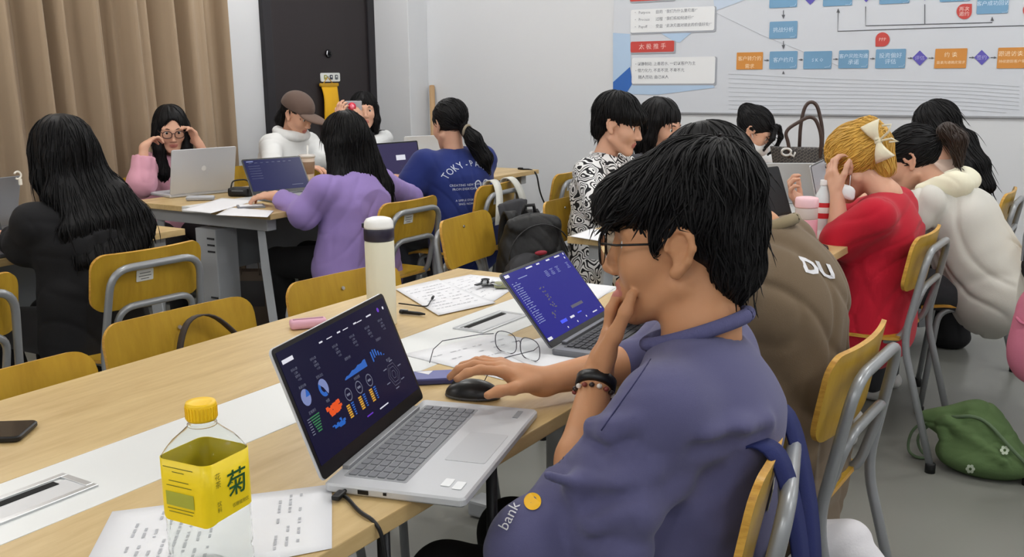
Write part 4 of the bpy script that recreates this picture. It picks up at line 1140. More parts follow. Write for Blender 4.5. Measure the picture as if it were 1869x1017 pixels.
# pen, pencil, pink eraser pouch, key bunch
pa, pb_ = at_t(737, 574)+Vector((0, 0, .006)), at_t(776, 578)+Vector((0, 0, .006))
t = thing('pen', 'black pen beside the flask on the table', 'pen', pa)
MB().tube([pa, pa*.25+pb_*.75, pb_], [.0045, .0045, .002], 10).build('barrel', M_BLACK, t, True); MB().tube([pa-(pb_-pa)*.18, pa], .0048, 10).build('pen_cap', M_BLACK, t, True); MB().tube([pa-(pb_-pa)*.15+Vector((0, 0, .006)), pa+(pb_-pa)*.2+Vector((0, 0, .006))], .0014, 6).build('clip', M_STEEL, t)
e1, e2, e3 = at_t(728, 558)+Vector((0, 0, .006)), at_t(780, 566)+Vector((0, 0, .008)), at_t(789, 552)+Vector((0, 0, .010))
t = thing('cable_piece', 'thin dark bent cord lying on the sheet beside the flask', 'cord', e1); MB().tube(fillet([e1, e2, e3], .02), .0018, 6).build('cord', M_BLACK, t, True); MB().tube([e3, e3+(e3-e2)*.25], .0035, 8).build('cord_tip', M_BLACK, t, True)
pk = at_t(563, 598)
t = thing('pencil_pouch', 'small pink pouch lying behind the silver laptop', 'pouch', pk, .9)
MB().box((0, 0, .011), (.085, .040, .020), bev=.007).build('pouch_body', mat('pouch_pink', (214, 164, 182), .7), t, True, world=False); MB().box((0, 0, .0222), (.070, .004, .002)).build('zip', mat('zip_grey', (190, 150, 168), .5), t, world=False)
kb = at_t(905, 528)
t = thing('key_bunch', 'tangled dark keys with olive fob beside the blue laptop', 'keys', kb)
MB().box(kb+Vector((.015, .01, .012)), (.045, .028, .016), Matrix.Rotation(.5, 3, 'Z'), bev=.006).build('fob', mat('fob_olive', (150, 152, 120), .6), t, True)
for k in range(4):
    a = .6+k*.5; MB().box(kb+Vector((-.03+.012*math.cos(a*2), .012*math.sin(a*3), .006+.004*k)), (.050, .010, .0025), Matrix.Rotation(a, 3, 'Z')).build('key_blade', M_STEEL if k % 2 else M_DARKLEG, t)
    MB().lathe([(.006, -.0015), (.012, -.0015), (.012, .0015), (.006, .0015)], kb+Vector((-.03+.012*math.cos(a*2)+.022*math.cos(a), .012*math.sin(a*3)+.022*math.sin(a), .007+.004*k)), 14, closed=False).build('key_bow', M_DARKLEG, t)
MB().tube([kb+Vector((.02*math.cos(q), .016*math.sin(q), .016+.003*math.sin(3*q))) for q in [2*math.pi*k/20 for k in range(21)]], .0016, 6, False).build('key_ring', M_STEEL, t)
# charging cable of the front laptop
lpx = lambda lx, ly, lz: Vector((-.9873+lx*math.cos(.2736+R90)-ly*math.sin(.2736+R90), 1.1505+lx*math.sin(.2736+R90)+ly*math.cos(.2736+R90), TZ+lz))
c0 = lpx(-.192, -.035, .008); c1 = lpx(-.222, -.03, .006)
pts = [c0, c1, at_t(628, 905)+Vector((0, 0, .004)), at_t(655, 940)+Vector((0, 0, .004)), Vector((-.812, .93, TZ+.004)), Vector((-.800, .935, TZ-.02)), Vector((-.80, .95, .5)), Vector((-.86, 1.0, .1)), Vector((-1.0, 1.05, .006)), Vector((-1.25, 1.0, .006))]
t = thing('charging_cable', 'black charging cable running from the silver laptop over the table edge', 'cable', c0)
MB().tube(fillet(pts, .05, 5), .0028, 8).build('cord', M_BLACK, t, True); MB().box((c0+c1)/2, (.012, .024, .007), Matrix.Rotation(.2736, 3, 'Z'), bev=.002).build('plug', M_BLACK, t)
# ================================================================== wall poster with a flow chart
YP = YB-.012
def wp(px, py, off=0.0):
    p = at(px, py, y=YP); return Vector((p.x, YP-off, p.z))
poster = thing('wall_poster', 'large printed flow chart poster on the back wall', 'poster', (-1.7, YB, 1.07))
x0p, x1p, z0p, z1p = wp(1119, 100).x, .35, 1.066, 2.30
MB().box(((x0p+x1p)/2, YB-.005, (z0p+z1p)/2), (x1p-x0p, .010, z1p-z0p), bev=.001).build('poster_board', mat('poster_pale', (206, 210, 217), .5, spec=.3), poster)
MB().box(((x0p+x1p)/2, YB-.008, z0p-.004), (x1p-x0p, .016, .010)).build('bottom_rail', mat('rail_grey', (150, 152, 156), .5), poster)
def poly(name, pts, m_, off=.0008):
    return MB().add([wp(x, y, off) for x, y in pts], [tuple(range(len(pts)))]).build(name, m_, poster)
P_BL1 = mat('poster_blue', (52, 104, 182), .5); P_BL2 = mat('poster_lightblue', (176, 200, 226), .5); P_BL3 = mat('poster_paleblue', (190, 204, 222), .5); P_GR = mat('poster_greywave', (194, 198, 204), .5)
poly('blue_shape', [(1119, 171), (1143, 171), (1155, 152), (1150, 122), (1119, 150)], P_BL1, .0012)
poly('light_shape', [(1119, 60), (1119, 150), (1152, 120), (1150, 62)], P_BL2, .0009)
poly('light_shape', [(1143, 172), (1200, 173), (1305, 160), (1300, 153), (1155, 152)], P_BL2, .0009)
poly('light_shape', [(1205, 60), (1262, 60), (1240, 78), (1228, 74)], P_BL2, .0009)
poly('light_shape', [(1305, 20), (1400, -15), (1300, -15)], P_BL3, .0009)
for k in range(9):                                         # fine wave lines at the foot of the print
    pts = []
    for i in range(24):
        u = i/23; x = 1330+530*u; y = 135+7.6*k+ (26-1.0*k)*(u**1.4)+3*math.sin(u*5+k*.2)
        if y < 207: pts.append(wp(x, y, .001))
    if len(pts) > 2: MB().tube(pts, .0009, 4).build('wave_line', P_GR, poster)
MB().tube([wp(1300+(i*8), 20+i*3.9 if i < 11 else 63+(i-11)*3.2, .001) for i in range(30)], .0012, 4).build('wave_line', P_GR, poster)
def card(x0, y0, x1, y1, m_, shadow=True, r=.012, off=.002, name='card'):
    a, b = wp(x0, y1), wp(x1, y0); c = (a+b)/2; w_, h_ = b.x-a.x, b.z-a.z
    F_ = frame((0, 0, 1), (0, -1, 0))
    if shadow: MB().rbox(Vector((c.x+.006, YP-off+.0006, c.z-.006)), (w_+.010, h_+.010, .0008), r, F_, 3).build(name+'_shadow', mat('poster_shadow', (158, 162, 170), .6), poster)
    o = MB().rbox(Vector((c.x, YP-off, c.z)), (w_, h_, .0010), r, F_, 3).build(name, m_, poster)
    return o, c, w_, h_
def ptext(s, px, py, hpx, m_, parent, align='CENTER', off=.0034):
    p = wp(px, py, off); size = hpx*(wp(1500, 100).z-wp(1500, 101).z)
    v, f = text_mesh(s, size*1.05, align=align, res=1)
    MB().add([(p.x+q[0], p.y, p.z+q[1]-size*.36) for q in v], f).build('lettering', m_, parent)
P_WH = mat('poster_white', (228, 230, 232), .5); P_TX = mat('poster_text', (110, 114, 122), .6); P_RED = mat('poster_red', (196, 70, 64), .5); P_RT = mat('poster_redtext', (236, 196, 190), .5)
P_BOX = mat('poster_boxblue', (112, 156, 190), .5, var=.12, vscale=3); P_BT = mat('poster_boxtext', (206, 224, 238), .5); P_OR = mat('poster_orange', (206, 138, 62), .5); P_OT = mat('poster_orangetext', (244, 220, 184), .5); P_DI = mat('poster_violet', (92, 84, 176), .5); P_DT = mat('poster_diatext', (180, 176, 224), .5); P_LN = mat('poster_line', (96, 98, 104), .6)
c1, *_ = card(1151, 11, 1305, 60, P_WH); c2, *_ = card(1153, 103, 1306, 153, P_WH)
for k, (a_, b_, c_) in enumerate((('Purpose', '目的', '“我们为什么要见面?”'), ('Process', '过程', '“我们将如何进行?”'), ('Payoff', '受益', '“此次见面对彼此的价值好处?”'))):
    y = 22+k*13; ptext('•', 1160, y+1, 7, P_TX, c1); ptext(a_, 1166, y+1, 7.5, P_TX, c1, 'LEFT'); ptext(b_, 1197, y, 7.5, P_TX, c1, 'LEFT'); ptext(c_, 1214, y-1, 7.2, P_TX, c1, 'LEFT')
for k, s in enumerate(('• 以静制动, 上善若水, 一切以客户为主', '• 借力化力, 不丢不顶, 不卑不亢', '   随人而动, 曲己从人')): ptext(s, 1160, 117+k*12, 7.6, P_TX, c2, 'LEFT')
r1, *_ = card(1150, -12, 1231, 3, P_RED, r=.01); r2, *_ = card(1151, 74, 1231, 96, P_RED, r=.01); ptext('太 极 推 手', 1191, 85, 12, P_RT, r2)
for (x0, y0, x1, y1, s) in ((1404, -16, 1456, 15, ''), (1404, 38, 1456, 71, '挑战分析'), (1404, 93, 1456, 126, '客户约见'), (1466, 93, 1519, 126, 'S K O'), (1530, 91, 1586, 125, '客户风险沟通\n承诺'), (1597, 89, 1654, 125, '投资偏好\n评估'), (1502, -22, 1557, 12, ''), (1605, -26, 1662, 8, ''), (1715, -30, 1774, 4, ''), (1782, -14, 1843, 26, '客户成功回访')):
    o, c, w_, h_ = card(x0, y0, x1, y1, P_BOX, False, .006, .0022, 'flow_box')
    ls = s.split('\n')
    for k, q in enumerate(ls):
        if q: ptext(q, (x0+x1)/2, (y0+y1)/2+(k-(len(ls)-1)/2)*11, 8.2 if len(q) > 4 else 9.5, P_BT, o)
    if y1 > 0: MB().tube([wp(x1-14, y1-3, .0036), wp(x1-5, y1-4, .0036), wp(x1-3, y1-8, .0036)], .0010, 4).build('corner_mark', P_BT, o)
for (x0, y0, x1, y1, s, s2) in ((1344, 95, 1393, 127, '客户转介的', '需求'), (1705, 88, 1766, 125, '约 谈', '面谈沟通确定需求'), (1819, 86, 1882, 125, '跟进访谈录', '持续跟踪客户需求')):
    o, c, w_, h_ = card(x0, y0, x1, y1, P_OR, False, .004, .0022, 'flow_box_orange'); ptext(s, (x0+x1)/2, y0+12, 9.0, P_OT, o); ptext(s2, (x0+x1)/2, y0+26, 9 if len(s2) < 4 else 5.6, P_OT, o)
for (x, y, r_, s) in ((1679, 106, 14, '评估'), (1792, 105, 14, '签约'), (1479, -4, 13, ''), (1581, -9, 13, ''), (1688, -14, 15, '')):
    o = MB().add([wp(x-r_, y, .002), wp(x, y+r_, .002), wp(x+r_, y, .002), wp(x, y-r_, .002)], [(0, 1, 2, 3)]).build('decision_diamond', P_DI, poster)
    if s: ptext(s, x, y, 8, P_DT, o)
for (x, y, r_, s, corner) in ((1760, 21, 14, '再次\n邀约', 1), (1611, 72, 13, 'PPP', -1), (1880, 19, 13, '', 1)):
    pts = [(x+r_*math.cos(a), y+r_*math.sin(a)) for a in [2*math.pi*k/28 for k in range(28)]]
    a_t = 45 if corner == 1 else 225                     # pointed corner: upper right or lower left
    pts2 = []
    for k, q in enumerate(pts):
        deg = (k*360/28)
        pts2.append(q)
    cx_, cy_ = (x+r_, y-r_) if corner == 1 else (x-r_, y+r_)
    o = MB().add([wp(a, b, .002) for a, b in reversed(pts2)], [tuple(range(28))]).build('red_marker', P_RED, poster)
    tri = [(x, y-r_), (cx_, cy_), (x+r_, y)] if corner == 1 else [(x, y+r_), (cx_, cy_), (x-r_, y)]
    MB().add([wp(a, b, .0022) for a, b in tri], [(0, 1, 2)]).build('marker_tip', P_RED, o)
    for k, q in enumerate(s.split('\n')): 
        if q: ptext(q, x, y+(k-(len(s.split(chr(10)))-1)/2)*9, 8, P_RT, o)
def pline(pts, arrow=None):
    MB().tube([wp(x, y, .0015) for x, y in pts], .0020, 4).build('flow_line', P_LN, poster)
    if arrow:
        (x, y), d = arrow, {'u': (0, -1), 'd': (0, 1), 'r': (1, 0)}[arrow[2]] if len(arrow) > 2 else (0, -1)
def arrow(x, y, d, s=4):
    dx, dy = {'u': (0, -1), 'd': (0, 1), 'r': (1, 0)}[d]
    MB().add([wp(x+dx*s, y+dy*s, .002), wp(x-dy*s*.8-dx*s, y+dx*s*.8-dy*s, .002), wp(x+dy*s*.8-dx*s, y-dx*s*.8-dy*s, .002)], [(0, 1, 2)]).build('arrow_head', P_LN, poster)
pline([(1530, 18), (1529, 57), (1700, 51), (1895, 46)]); arrow(1530, 19, 'u')
pline([(1580, 12), (1580, 47), (1811, 41), (1811, 34)]); arrow(1811, 34, 'u'); pline([(1688, 8), (1688, 44)])
pline([(1430, 19), (1430, 32)]); arrow(1430, 31, 'd'); pline([(1430, 75), (1430, 87)]); arrow(1430, 86, 'd'); arrow(1430, 132, 'u', 3)
for (xa, xb, y) in ((1395, 1402, 110), (1458, 1464, 109), (1521, 1528, 108), (1588, 1595, 107), (1657, 1664, 106), (1695, 1703, 106), (1769, 1777, 105), (1808, 1817, 105)): pline([(xa, y), (xb, y)]); arrow(xb, y, 'r', 2.6)
# ------------------------------------------------------------------ foreground man
def decal(F, v2, faces, o, u, w, d, name, material, parent, off=.0015, start=.08):
    """flat print laid onto the surface of field F: points o+u*x+w*y pushed along d onto it"""
    P = np.array([V(o)+V(u)*x+V(w)*y for (x, y) in v2]); d = nrm(d); P = P-d*start
    for _ in range(60):
        dsp = F.disp(P) if getattr(F, 'disp', None) is not None else 0
        s_ = F.sample(P)-dsp; P = P+d*np.clip(s_-off, -.004, .006)[:, None]*.8
    me = mesh_obj(name, P, faces, material, parent)
    return me
def text_decal(F, body, size, o, u, w, d, name, material, parent, bold=0.0, **kw):
    v, f = text_mesh(body, size, align='CENTER', bold=bold)
    return decal(F, [(a[0], a[1]) for a in v], f, o, u, w, d, name, material, parent, **kw)
def disc2(r, cx=0, cy=0, n=24): return [(cx+r*math.cos(2*math.pi*k/n), cy+r*math.sin(2*math.pi*k/n)) for k in range(n)], [tuple(range(n))]

M_SWEAT = mat('sweatshirt_violet', (86, 85, 122), .9, bump=.25, bscale=900, sheen=.15, var=.04, vscale=8)
M_BLACKCLOTH = mat('black_cloth', (20, 20, 23), .9, bump=.2, bscale=700)
man = thing('person', 'person in blue violet sweatshirt and glasses, chin in hand, at the foreground laptop', 'person', (-.56, 1.40, 0))
mh = Head((-.597, 1.434, 1.068), (-.956, -.285, -.03), s=1.07)
mb = Body((-.545, 1.39, .53), math.pi+.12, neck=(-.555, 1.42, .925), sh=((-.585, 1.535, .868), V(at(1212, 752, y=1.255))))
mb.kr, mb.kl = V(-.96, 1.50, .46), V(-.95, 1.27, .47); mb.ar, mb.al = V(-.95, 1.46, .07), V(-.94, 1.22, .07)
eL = V(at(1046, 915, x=-.665)); wL = V(at(1090, 688, x=-.705)); eR = V(-.72, 1.70, .800); wR = V(at(985, 697, z=.792))
F = Field((-1.16, .98, .42), (-.36, 1.82, 1.24), .0036)
mh.build(F)
F.chain([mh.p(0, -.028, -.03), mb.neck+V(.0, 0, .02), mb.neck-V(0, 0, .04)], [.054, .056, .068], .02)
F.ecap(mb.pel, mb.neck-V(0, 0, .06), (.12, .085), (.11, .06), mb.sd, .03)
arm_skin(F, mb.sl, eL, wL); arm_skin(F, mb.sr, eR, wR)
hd = V(at(1132, 570, x=-.695))-wL
kL = V(at(1112, 602, y=1.392)); hd = kL-wL
fp = [[V(at(1110+3*i, 606+2*i, y=1.385+.017*i)), V(at(1114+5*i, 566+3*i, y=1.388+.020*i)), V(at(1127+6*i, 540+3*i, y=1.398+.020*i)), V(at(1142+6*i, 533+3*i, y=1.412+.020*i))] for i in range(4)]
tp = [V(at(1100, 655, y=1.352)), V(at(1122, 612, y=1.352)), V(at(1142, 570, y=1.352)), V(at(1153, 538, y=1.358))]
tipsL = hand(F, wL, hd, (.80, .50, -.10), -1, s=.98, fpts=fp, tpts=tp)
kn = V(at(900, 664, z=.828))
tipsR = hand(F, wR, kn-wR, (0, 0, -1), 1, curl=(.34, .42, .46, .50), thumb=(.35, .25), base=.02, s=1.0, spread=.19)
F.cap(mb.hl-V(0, 0, .03), mb.kl, .06, .045, .02)
body = F.obj('body', None, man, [M_SKIN, M_LIP], mh.lipsel(), relax=1)
mh.features(man)
# sweatshirt
F = Field((-.86, 1.0, .40), (-.34, 1.83, .99), .0045)
mb.torso(F, .012, .04)
F.ell(mb.chest+V(.005, -.035, -.03), (.092, .13, .15), None, .05)       # rounded back
F.ecap(mb.pel+V(-.05, 0, .02), mb.pel+V(-.03, 0, .12), (.15, .13), (.14, .125), mb.sd, .05)
F.cap(mb.pel+V(-.05, -.05, .04), V(at(950, 1015, x=-.705)), .09, .050, .09)
F.cap(mb.waist+V(-.05, -.06, .0), V(at(985, 960, x=-.69)), .08, .040, .08)
# sleeves, wide and bunched above the elbow
F.chain([mb.sl, mb.sl*.5+eL*.5+V(.01, 0, -.015), eL+V(.012, .005, .0)], [.068, .066, .054], .035)
cuff = eL*.80+wL*.20
F.chain([eL, cuff], [.058, .048], .02)
F.ell(eL+V(.025, .01, -.025), (.055, .05, .05), None, .03)
F.cap(eL+V(.06, .04, -.03), mb.waist+V(-.02, -.10, .02), .055, .05, .05)
F.chain([mb.sr, eR+V(0, 0, .02)], [.075, .066], .04); F.chain([eR, eR*.7+wR*.3], [.06, .05], .03)
for (a, b, r) in (((.02, -.02, .010), (.10, -.03, .02), .010), ((-.0, -.02, -.015), (.10, -.04, -.03), .010)):
    F.cap(eL+V(a), eL+V(b), r+.038, r+.036, .012)
F.cap(mb.chest+V(.02, -.16, -.06), mb.waist+V(.06, -.12, .03), .018, .014, .04)
def surf(px, py, x0):
    p = V(at(px, py, x=x0)); v_ = nrm(p-V(0, 0, CAM_H)); p = (p-v_*.22)[None]
    for _ in range(90): p = p+v_*np.clip(F.sample(p), -.004, .006)[:, None]*.9
    return p[0]
for line, rr, kk, op_ in (([(1085, 985), (1150, 962), (1225, 925), (1300, 885), (1345, 840)], .011, .03, 'sub'), ([(1085, 955), (1160, 935), (1240, 893)], .020, .035, 'add'),
                          ([(1000, 868), (1060, 890), (1130, 885), (1190, 862)], .012, .03, 'add'), ([(1010, 905), (1075, 918), (1150, 905)], .009, .022, 'sub'), ([(1065, 800), (1100, 812), (1150, 800)], .008, .02, 'sub'), ([(1075, 775), (1115, 785), (1160, 770)], .010, .025, 'add'),
                          ([(1290, 800), (1350, 790), (1400, 770)], .010, .03, 'add'), ([(1270, 822), (1340, 815), (1395, 795)], .008, .025, 'sub')):
    q_ = [surf(x_, y_, -.52) for x_, y_ in line]; F.chain(q_, [rr*.6]+[rr]*(len(q_)-2)+[rr*.5], kk, op_)
F.cap(cuff-hd*0, cuff+nrm(wL-eL)*.09, .047, .046, .006, 'sub')     # sleeve opening
F.chain([mb.neck+V(-.02, 0, .075), mb.neck+V(.0, 0, .01)], [.085, .060], .01, 'sub')
fz = sines(5, 8, 14, 40); rz_ = ridged(9, 9, 22)
sw = F.obj('sweatshirt', M_SWEAT, man, relax=2, disp=lambda v: .0022*fz(v)+.0025*rz_(v))
SWF = F
# collar rib, cuffs
cp_ = []
for k in range(33):
    a = 2*math.pi*k/32
    cp_.append(mb.neck+V(-.008, 0, .012)+V(math.cos(a)*.078, math.sin(a)*.074, .030*math.cos(a)))
MB().tube(cp_, .0115, 10, False).build('collar', mat('sweat_rib', (90, 90, 130), .95, bump=.5, bscale=500, stretch=(1, 1, .1)), man, True)
# armhole seam
seam = [V(at(1188, 655, x=-.575)), V(at(1160, 700, x=-.585)), V(at(1125, 745, x=-.60)), V(at(1098, 785, x=-.61))]
sp = np.array([seam[0]*(1-t)**3+3*seam[1]*t*(1-t)**2+3*seam[2]*t*t*(1-t)+seam[3]*t**3 for t in np.linspace(0, 1, 14)])
vd = nrm(sp.mean(0)-V(0, 0, CAM_H)); sp = sp-vd*.12
for _ in range(70): sp = sp+vd*np.clip(F.sample(sp)-F.disp(sp)-.0002, -.004, .006)[:, None]*.8
MB().tube([tuple(q) for q in sp], .0011, 6).build('seam', mat('seam_dark', (54, 55, 92), .95), man, True)
# print on the front: yellow disc and white letters
M_PYEL = mat('print_yellow', (240, 184, 16), .6); M_PWHITE = mat('print_white', (222, 222, 226), .6)
o_ = V(at(972, 915, x=-.70)); uu = nrm(CM[0]); ww = -nrm(CM[1]); dd = nrm(o_-V(0, 0, CAM_H))
v2, f2 = disc2(.0125); decal(F, v2, f2, o_, uu, ww, dd, 'yellow_print', M_PYEL, man, start=.15)
o_ = V(at(938, 945, x=-.72))
text_decal(F, 'bank', .022, o_, nrm(uu*.45+ww*.9), nrm(-uu*.9+ww*.45), dd, 'lettering', M_PWHITE, man, start=.15)
# trousers
F = Field((-1.12, 1.08, .0), (-.36, 1.66, .68), .008)
mb.hr[2] = mb.hl[2] = .505; mb.legs(F, .008)
F.ecap(mb.pel-V(0, 0, .02), mb.pel+V(0, 0, .03), (.17, .12), (.16, .11), mb.sd, .04)
F.obj('trousers', M_BLACKCLOTH, man)
F = Field((-1.2, 1.1, -.01), (-.8, 1.6, .14), .007); mb.feet(F); F.obj('shoes', mat('shoe_dark', (34, 34, 38), .6), man)
# hair
F = Field(mh.c-V(.2, .2, .2), mh.c+V(.2, .2, .2), .0045)
e = lambda c, r, k=.02, op='add': F.ell(mh.p(*c), r, mh.R, k, op)
e((0, -.018, .058), (.093, .106, .096)); e((0, -.070, -.01), (.074, .048, .082), .03); e((0, .062, .066), (.078, .064, .045), .03)
e((0, .092, .052), (.060, .032, .022), .02); e((0, -.045, .10), (.07, .07, .05), .03)
e((0, .122, -.052), (.090, .098, .085), .014, 'sub')
for q in (-1, 1):
    e((q*.085, .05, -.03), (.04, .046, .050), .012, 'sub')
    e((q*.069, .026, .016), (.007, .008, .020), .010); e((q*.092, -.008, -.004), (.034, .030, .044), .008, 'sub')
e((0, -.03, -.125), (.09, .052, .06), .02, 'sub')
hz = sines(3, 8, 30, 80); F.noise(.005, lambda X, Y, Z: np.sin(X*61+Y*23)*np.sin(Y*57-Z*31)*np.sin(Z*47+X*19))
crown = mh.p(.0, -.055, .15); dn = -mh.R[:, 2]
def mflow(p):
    w = p-crown; w /= np.linalg.norm(w, axis=1, keepdims=True)+1e-6
    return w*.8+dn*.55+.25*np.stack([np.sin(p[:, 1]*70), np.sin(p[:, 2]*60), np.sin(p[:, 0]*65)], 1)
hair_obj(F, man, M_HAIR, mflow, 5000, 4, n=9, step=.010, r=.0020, off=.003, wig=.20, lift=.0004, free=.03, keep=lambda v: np.minimum(np.linalg.norm(v-mh.p(.085, -.004, -.004), axis=1), np.linalg.norm(v-mh.p(-.085, -.004, -.004), axis=1)) > .052)
M_GLBLK = mat('glasses_black', (14, 14, 16), .25)
glasses(mh, man, M_GLBLK, rim=.0021, w=.027, ht=.0225, rnd=.8, y=.114, z=-.004, arm=3)
# watch and beads on the left wrist
wd_ = nrm(wL-eL)
def ring_band(c, ax, r, wdt, th, name, m_, parent, n=28, ry=1.0):
    R_ = frame(ax, (0.2, .3, 1)); mbb = MB(); vs = []; 
    prof = [(r, -wdt/2), (r+th, -wdt/2+th*.4), (r+th, wdt/2-th*.4), (r, wdt/2)]
    for (rr, t) in prof:
        for k in range(n):
            a = 2*math.pi*k/n; vs.append(Vector(c)+R_ @ Vector((rr*math.cos(a), t, rr*ry*math.sin(a))))
    fs = [(i*n+k, i*n+(k+1) % n, (i+1)*n+(k+1) % n, (i+1)*n+k) for i in range(3) for k in range(n)]+[(3*n+k, 3*n+(k+1) % n, (k+1) % n, k) for k in range(n)]
    return mbb.add(vs, fs).build(name, m_, parent, True)
ring_band(wL-wd_*.012, wd_, .0265, .020, .006, 'wristband', M_BLACK, man)
bc = wL-wd_*.032; R_ = frame(wd_, (.2, .3, 1))
for k in range(16):
    a = 2*math.pi*k/16
    MB().lathe([(.0001, -.0045), (.0038, -.0025), (.0048, 0), (.0038, .0025), (.0001, .0045)], Vector(bc)+R_ @ Vector((.031*math.cos(a), 0, .031*math.sin(a))), 8).build('bead', [mat('bead_red', (130, 60, 50), .3), mat('bead_white', (215, 205, 195), .3), mat('bead_dark', (50, 36, 32), .3)][k % 3], man, True)
# ------------------------------------------------------------------ the other people
def cloth(name, rgb, **k): return mat('cloth_'+name, rgb, k.pop('rough', .9), bump=k.pop('bump', .2), bscale=k.pop('bscale', 500), sheen=.1, **k)
def long_hair(h, F, g=.014, drop=.30, back=.075, side=.085, wide=.07, cut=(.055, .062, .03), bend=None, front=True, depth=.035, parting=False):
    """cap plus a curtain of hair that falls down the back"""
    h.cap_field(F, g)
    s = h.s; b0 = h.p(0, -.06, .0); dn = V(0, 0, -1)
    back_dir = nrm(V(-h.R[0, 1], -h.R[1, 1], 0)); sd = nrm(np.cross(back_dir, V(0, 0, 1)))
    pts = [b0, b0+dn*.10*s+back_dir*.02, b0+dn*drop*s+back_dir*back] if bend is None else [b0]+[V(q) for q in bend]
    ws = np.linspace(side, wide, len(pts))
    for i in range(len(pts)-1):
        F.ecap(pts[i], pts[i+1], (ws[i], .05*(1-i*.25)), (ws[i+1], depth), sd, .03)
    if front:
        for q in (-1, 1): F.chain([h.p(q*.078, .012, .03), h.p(q*.084, .012, -.06), h.p(q*.080, .0, -.14)], [.022, .024, .016], .02)
    h.face_cut(F, *cut)
    if parting: F.cap(h.p(0, .09, .10), h.p(0, -.02, .14), .004, .004, .006, 'sub')
    return F
def nrmr(q): return q/(np.linalg.norm(q, axis=1, keepdims=True)+1e-6)
def down_flow(h, w=.5):
    crown = h.p(0, -.03, .15)
    def f(p):
        q = p-crown; q /= np.linalg.norm(q, axis=1, keepdims=True)+1e-6
        return q*w+V(0, 0, -1)
    return f
def to_flow(tie):
    def f(p):
        q = V(tie)-p; return q/(np.linalg.norm(q, axis=1, keepdims=True)+1e-6)
    return f
def person(label, loc, h, b, arms, skin=None, top=None, top_g=.022, sleeve=(1.0, .9), low=None, low_g=.012, shoe=None, res=.0065, hem=.02, neck_r=.072, neck_cut=.03, seed=1, fold=(.003, .005), eyes=True, extra=None, lips=True, name_top='shirt', neckpts=None, puff=0.0, sl_r=(.050, .047, .037), low_name='trousers', torso_extra=None):
    skin = skin or M_SKINL
    t = thing('person', label, 'person', (loc[0], loc[1], 0))
    pts = [h.p(0, 0, .13), h.p(0, .12, 0), h.p(0, -.12, 0), h.p(.1, 0, 0), h.p(-.1, 0, 0)]
    for a in arms: pts += [a['el'], a['wr'], V(a['wr'])+nrm(a['d'])*.16]
    lo, hi = b.bounds(pts, .06)
    F = Field(np.maximum(lo, [-9, -9, .36]), hi, res*.85)
    h.build(F, fine=True)
    F.chain([h.p(0, -.025, -.04), b.neck+V(0, 0, .01), b.neck-b.up*.05], [.046*h.s, .048*h.s, .06*h.s], .02)
    F.ecap(b.pel, b.neck-b.up*.06, (.11*b.s, .075*b.s), (.10*b.s, .05*b.s), b.sd, .03)
    for a in arms:
        sh = b.sr if a['s'] == 'r' else b.sl
        arm_skin(F, sh, a['el'], a['wr'], b.s*.92)
        hand(F, a['wr'], a['d'], a['n'], a.get('sign', 1), a.get('curl', (.4, .4, .45, .5)), a.get('th', (.45, .3)), .94*b.s, .10, a.get('base', .1), fr=.0095)
    F.obj('body', None, t, [skin, M_LIP if lips else skin], h.lipsel(), relax=1)
    if eyes: h.features(t)
    # garment
    lo2, hi2 = b.bounds([a['el'] for a in arms]+[a['wr'] for a in arms], .12)
    lo2[2] = max(lo2[2], b.pel[2]-.12-hem*3)
    F = Field(lo2, np.maximum(hi2, b.neck+V(.1, .1, .08)), res)
    b.torso(F, top_g, .045)
    if torso_extra: torso_extra(F)
    F.ecap(b.pel-b.up*hem, b.waist, (.158*b.s+top_g, .115*b.s+top_g), (.138*b.s+top_g, .100*b.s+top_g), b.sd, .04)
    for a in arms:
        sh = b.sr if a['s'] == 'r' else b.sl; el, wr = V(a['el']), V(a['wr'])
        r0, r1, r2 = [q+puff for q in sl_r]
        if sleeve[0] < 1:
            m_ = V(sh)*(1-sleeve[0])+el*sleeve[0]; F.chain([sh, m_], [r0+.008, r1+.014], .035)
            F.cap(m_+nrm(el-V(sh))*.004, el, .052, .052, .004, 'sub')
        else:
            c_ = el*(1-sleeve[1])+wr*sleeve[1]
            F.chain([sh, el, c_], [r0, r1, r2], .03)
            F.cap(el+nrm(V(sh)-el)*.0, el+V(0, 0, -.012), r1*.98, r1*.9, .03)
            dd = nrm(wr-el); F.cap(c_+dd*(r2*.65), c_+dd*.10, r2+.02, r2+.02, .004, 'sub'); 
    F.chain([b.neck+nrm(h.c-b.neck)*.09, b.neck+nrm(h.c-b.neck)*neck_cut], [neck_r+.01, neck_r*.78], .012, 'sub')
    z1 = sines(seed, 7, 10, 26); z2 = ridged(seed+3, 11, 24)
    o = F.obj(name_top, top, t, relax=1, disp=lambda v: fold[0]*z1(v)+fold[1]*z2(v))
    TF = F
    # lower body and shoes
    lo3, hi3 = b.bounds([], .13); lo3[2] = -.01; hi3[2] = b.pel[2]+.12
    F = Field(lo3, hi3, .009); b.legs(F, low_g); F.ecap(b.pel-V(0, 0, .03), b.pel+V(0, 0, .02), (.155*b.s, .11*b.s), (.15*b.s, .105*b.s), b.sd, .04)
    F.obj(low_name, low or M_BLACKCLOTH, t)
    lo3[2] = -.01; hi3[2] = .16
    F = Field(lo3, hi3, .008); b.feet(F); F.half((0, 0, .002), (0, 0, -1)); F.obj('shoes', shoe or mat('shoe_dark', (34, 34, 38), .6), t)
    return t, TF
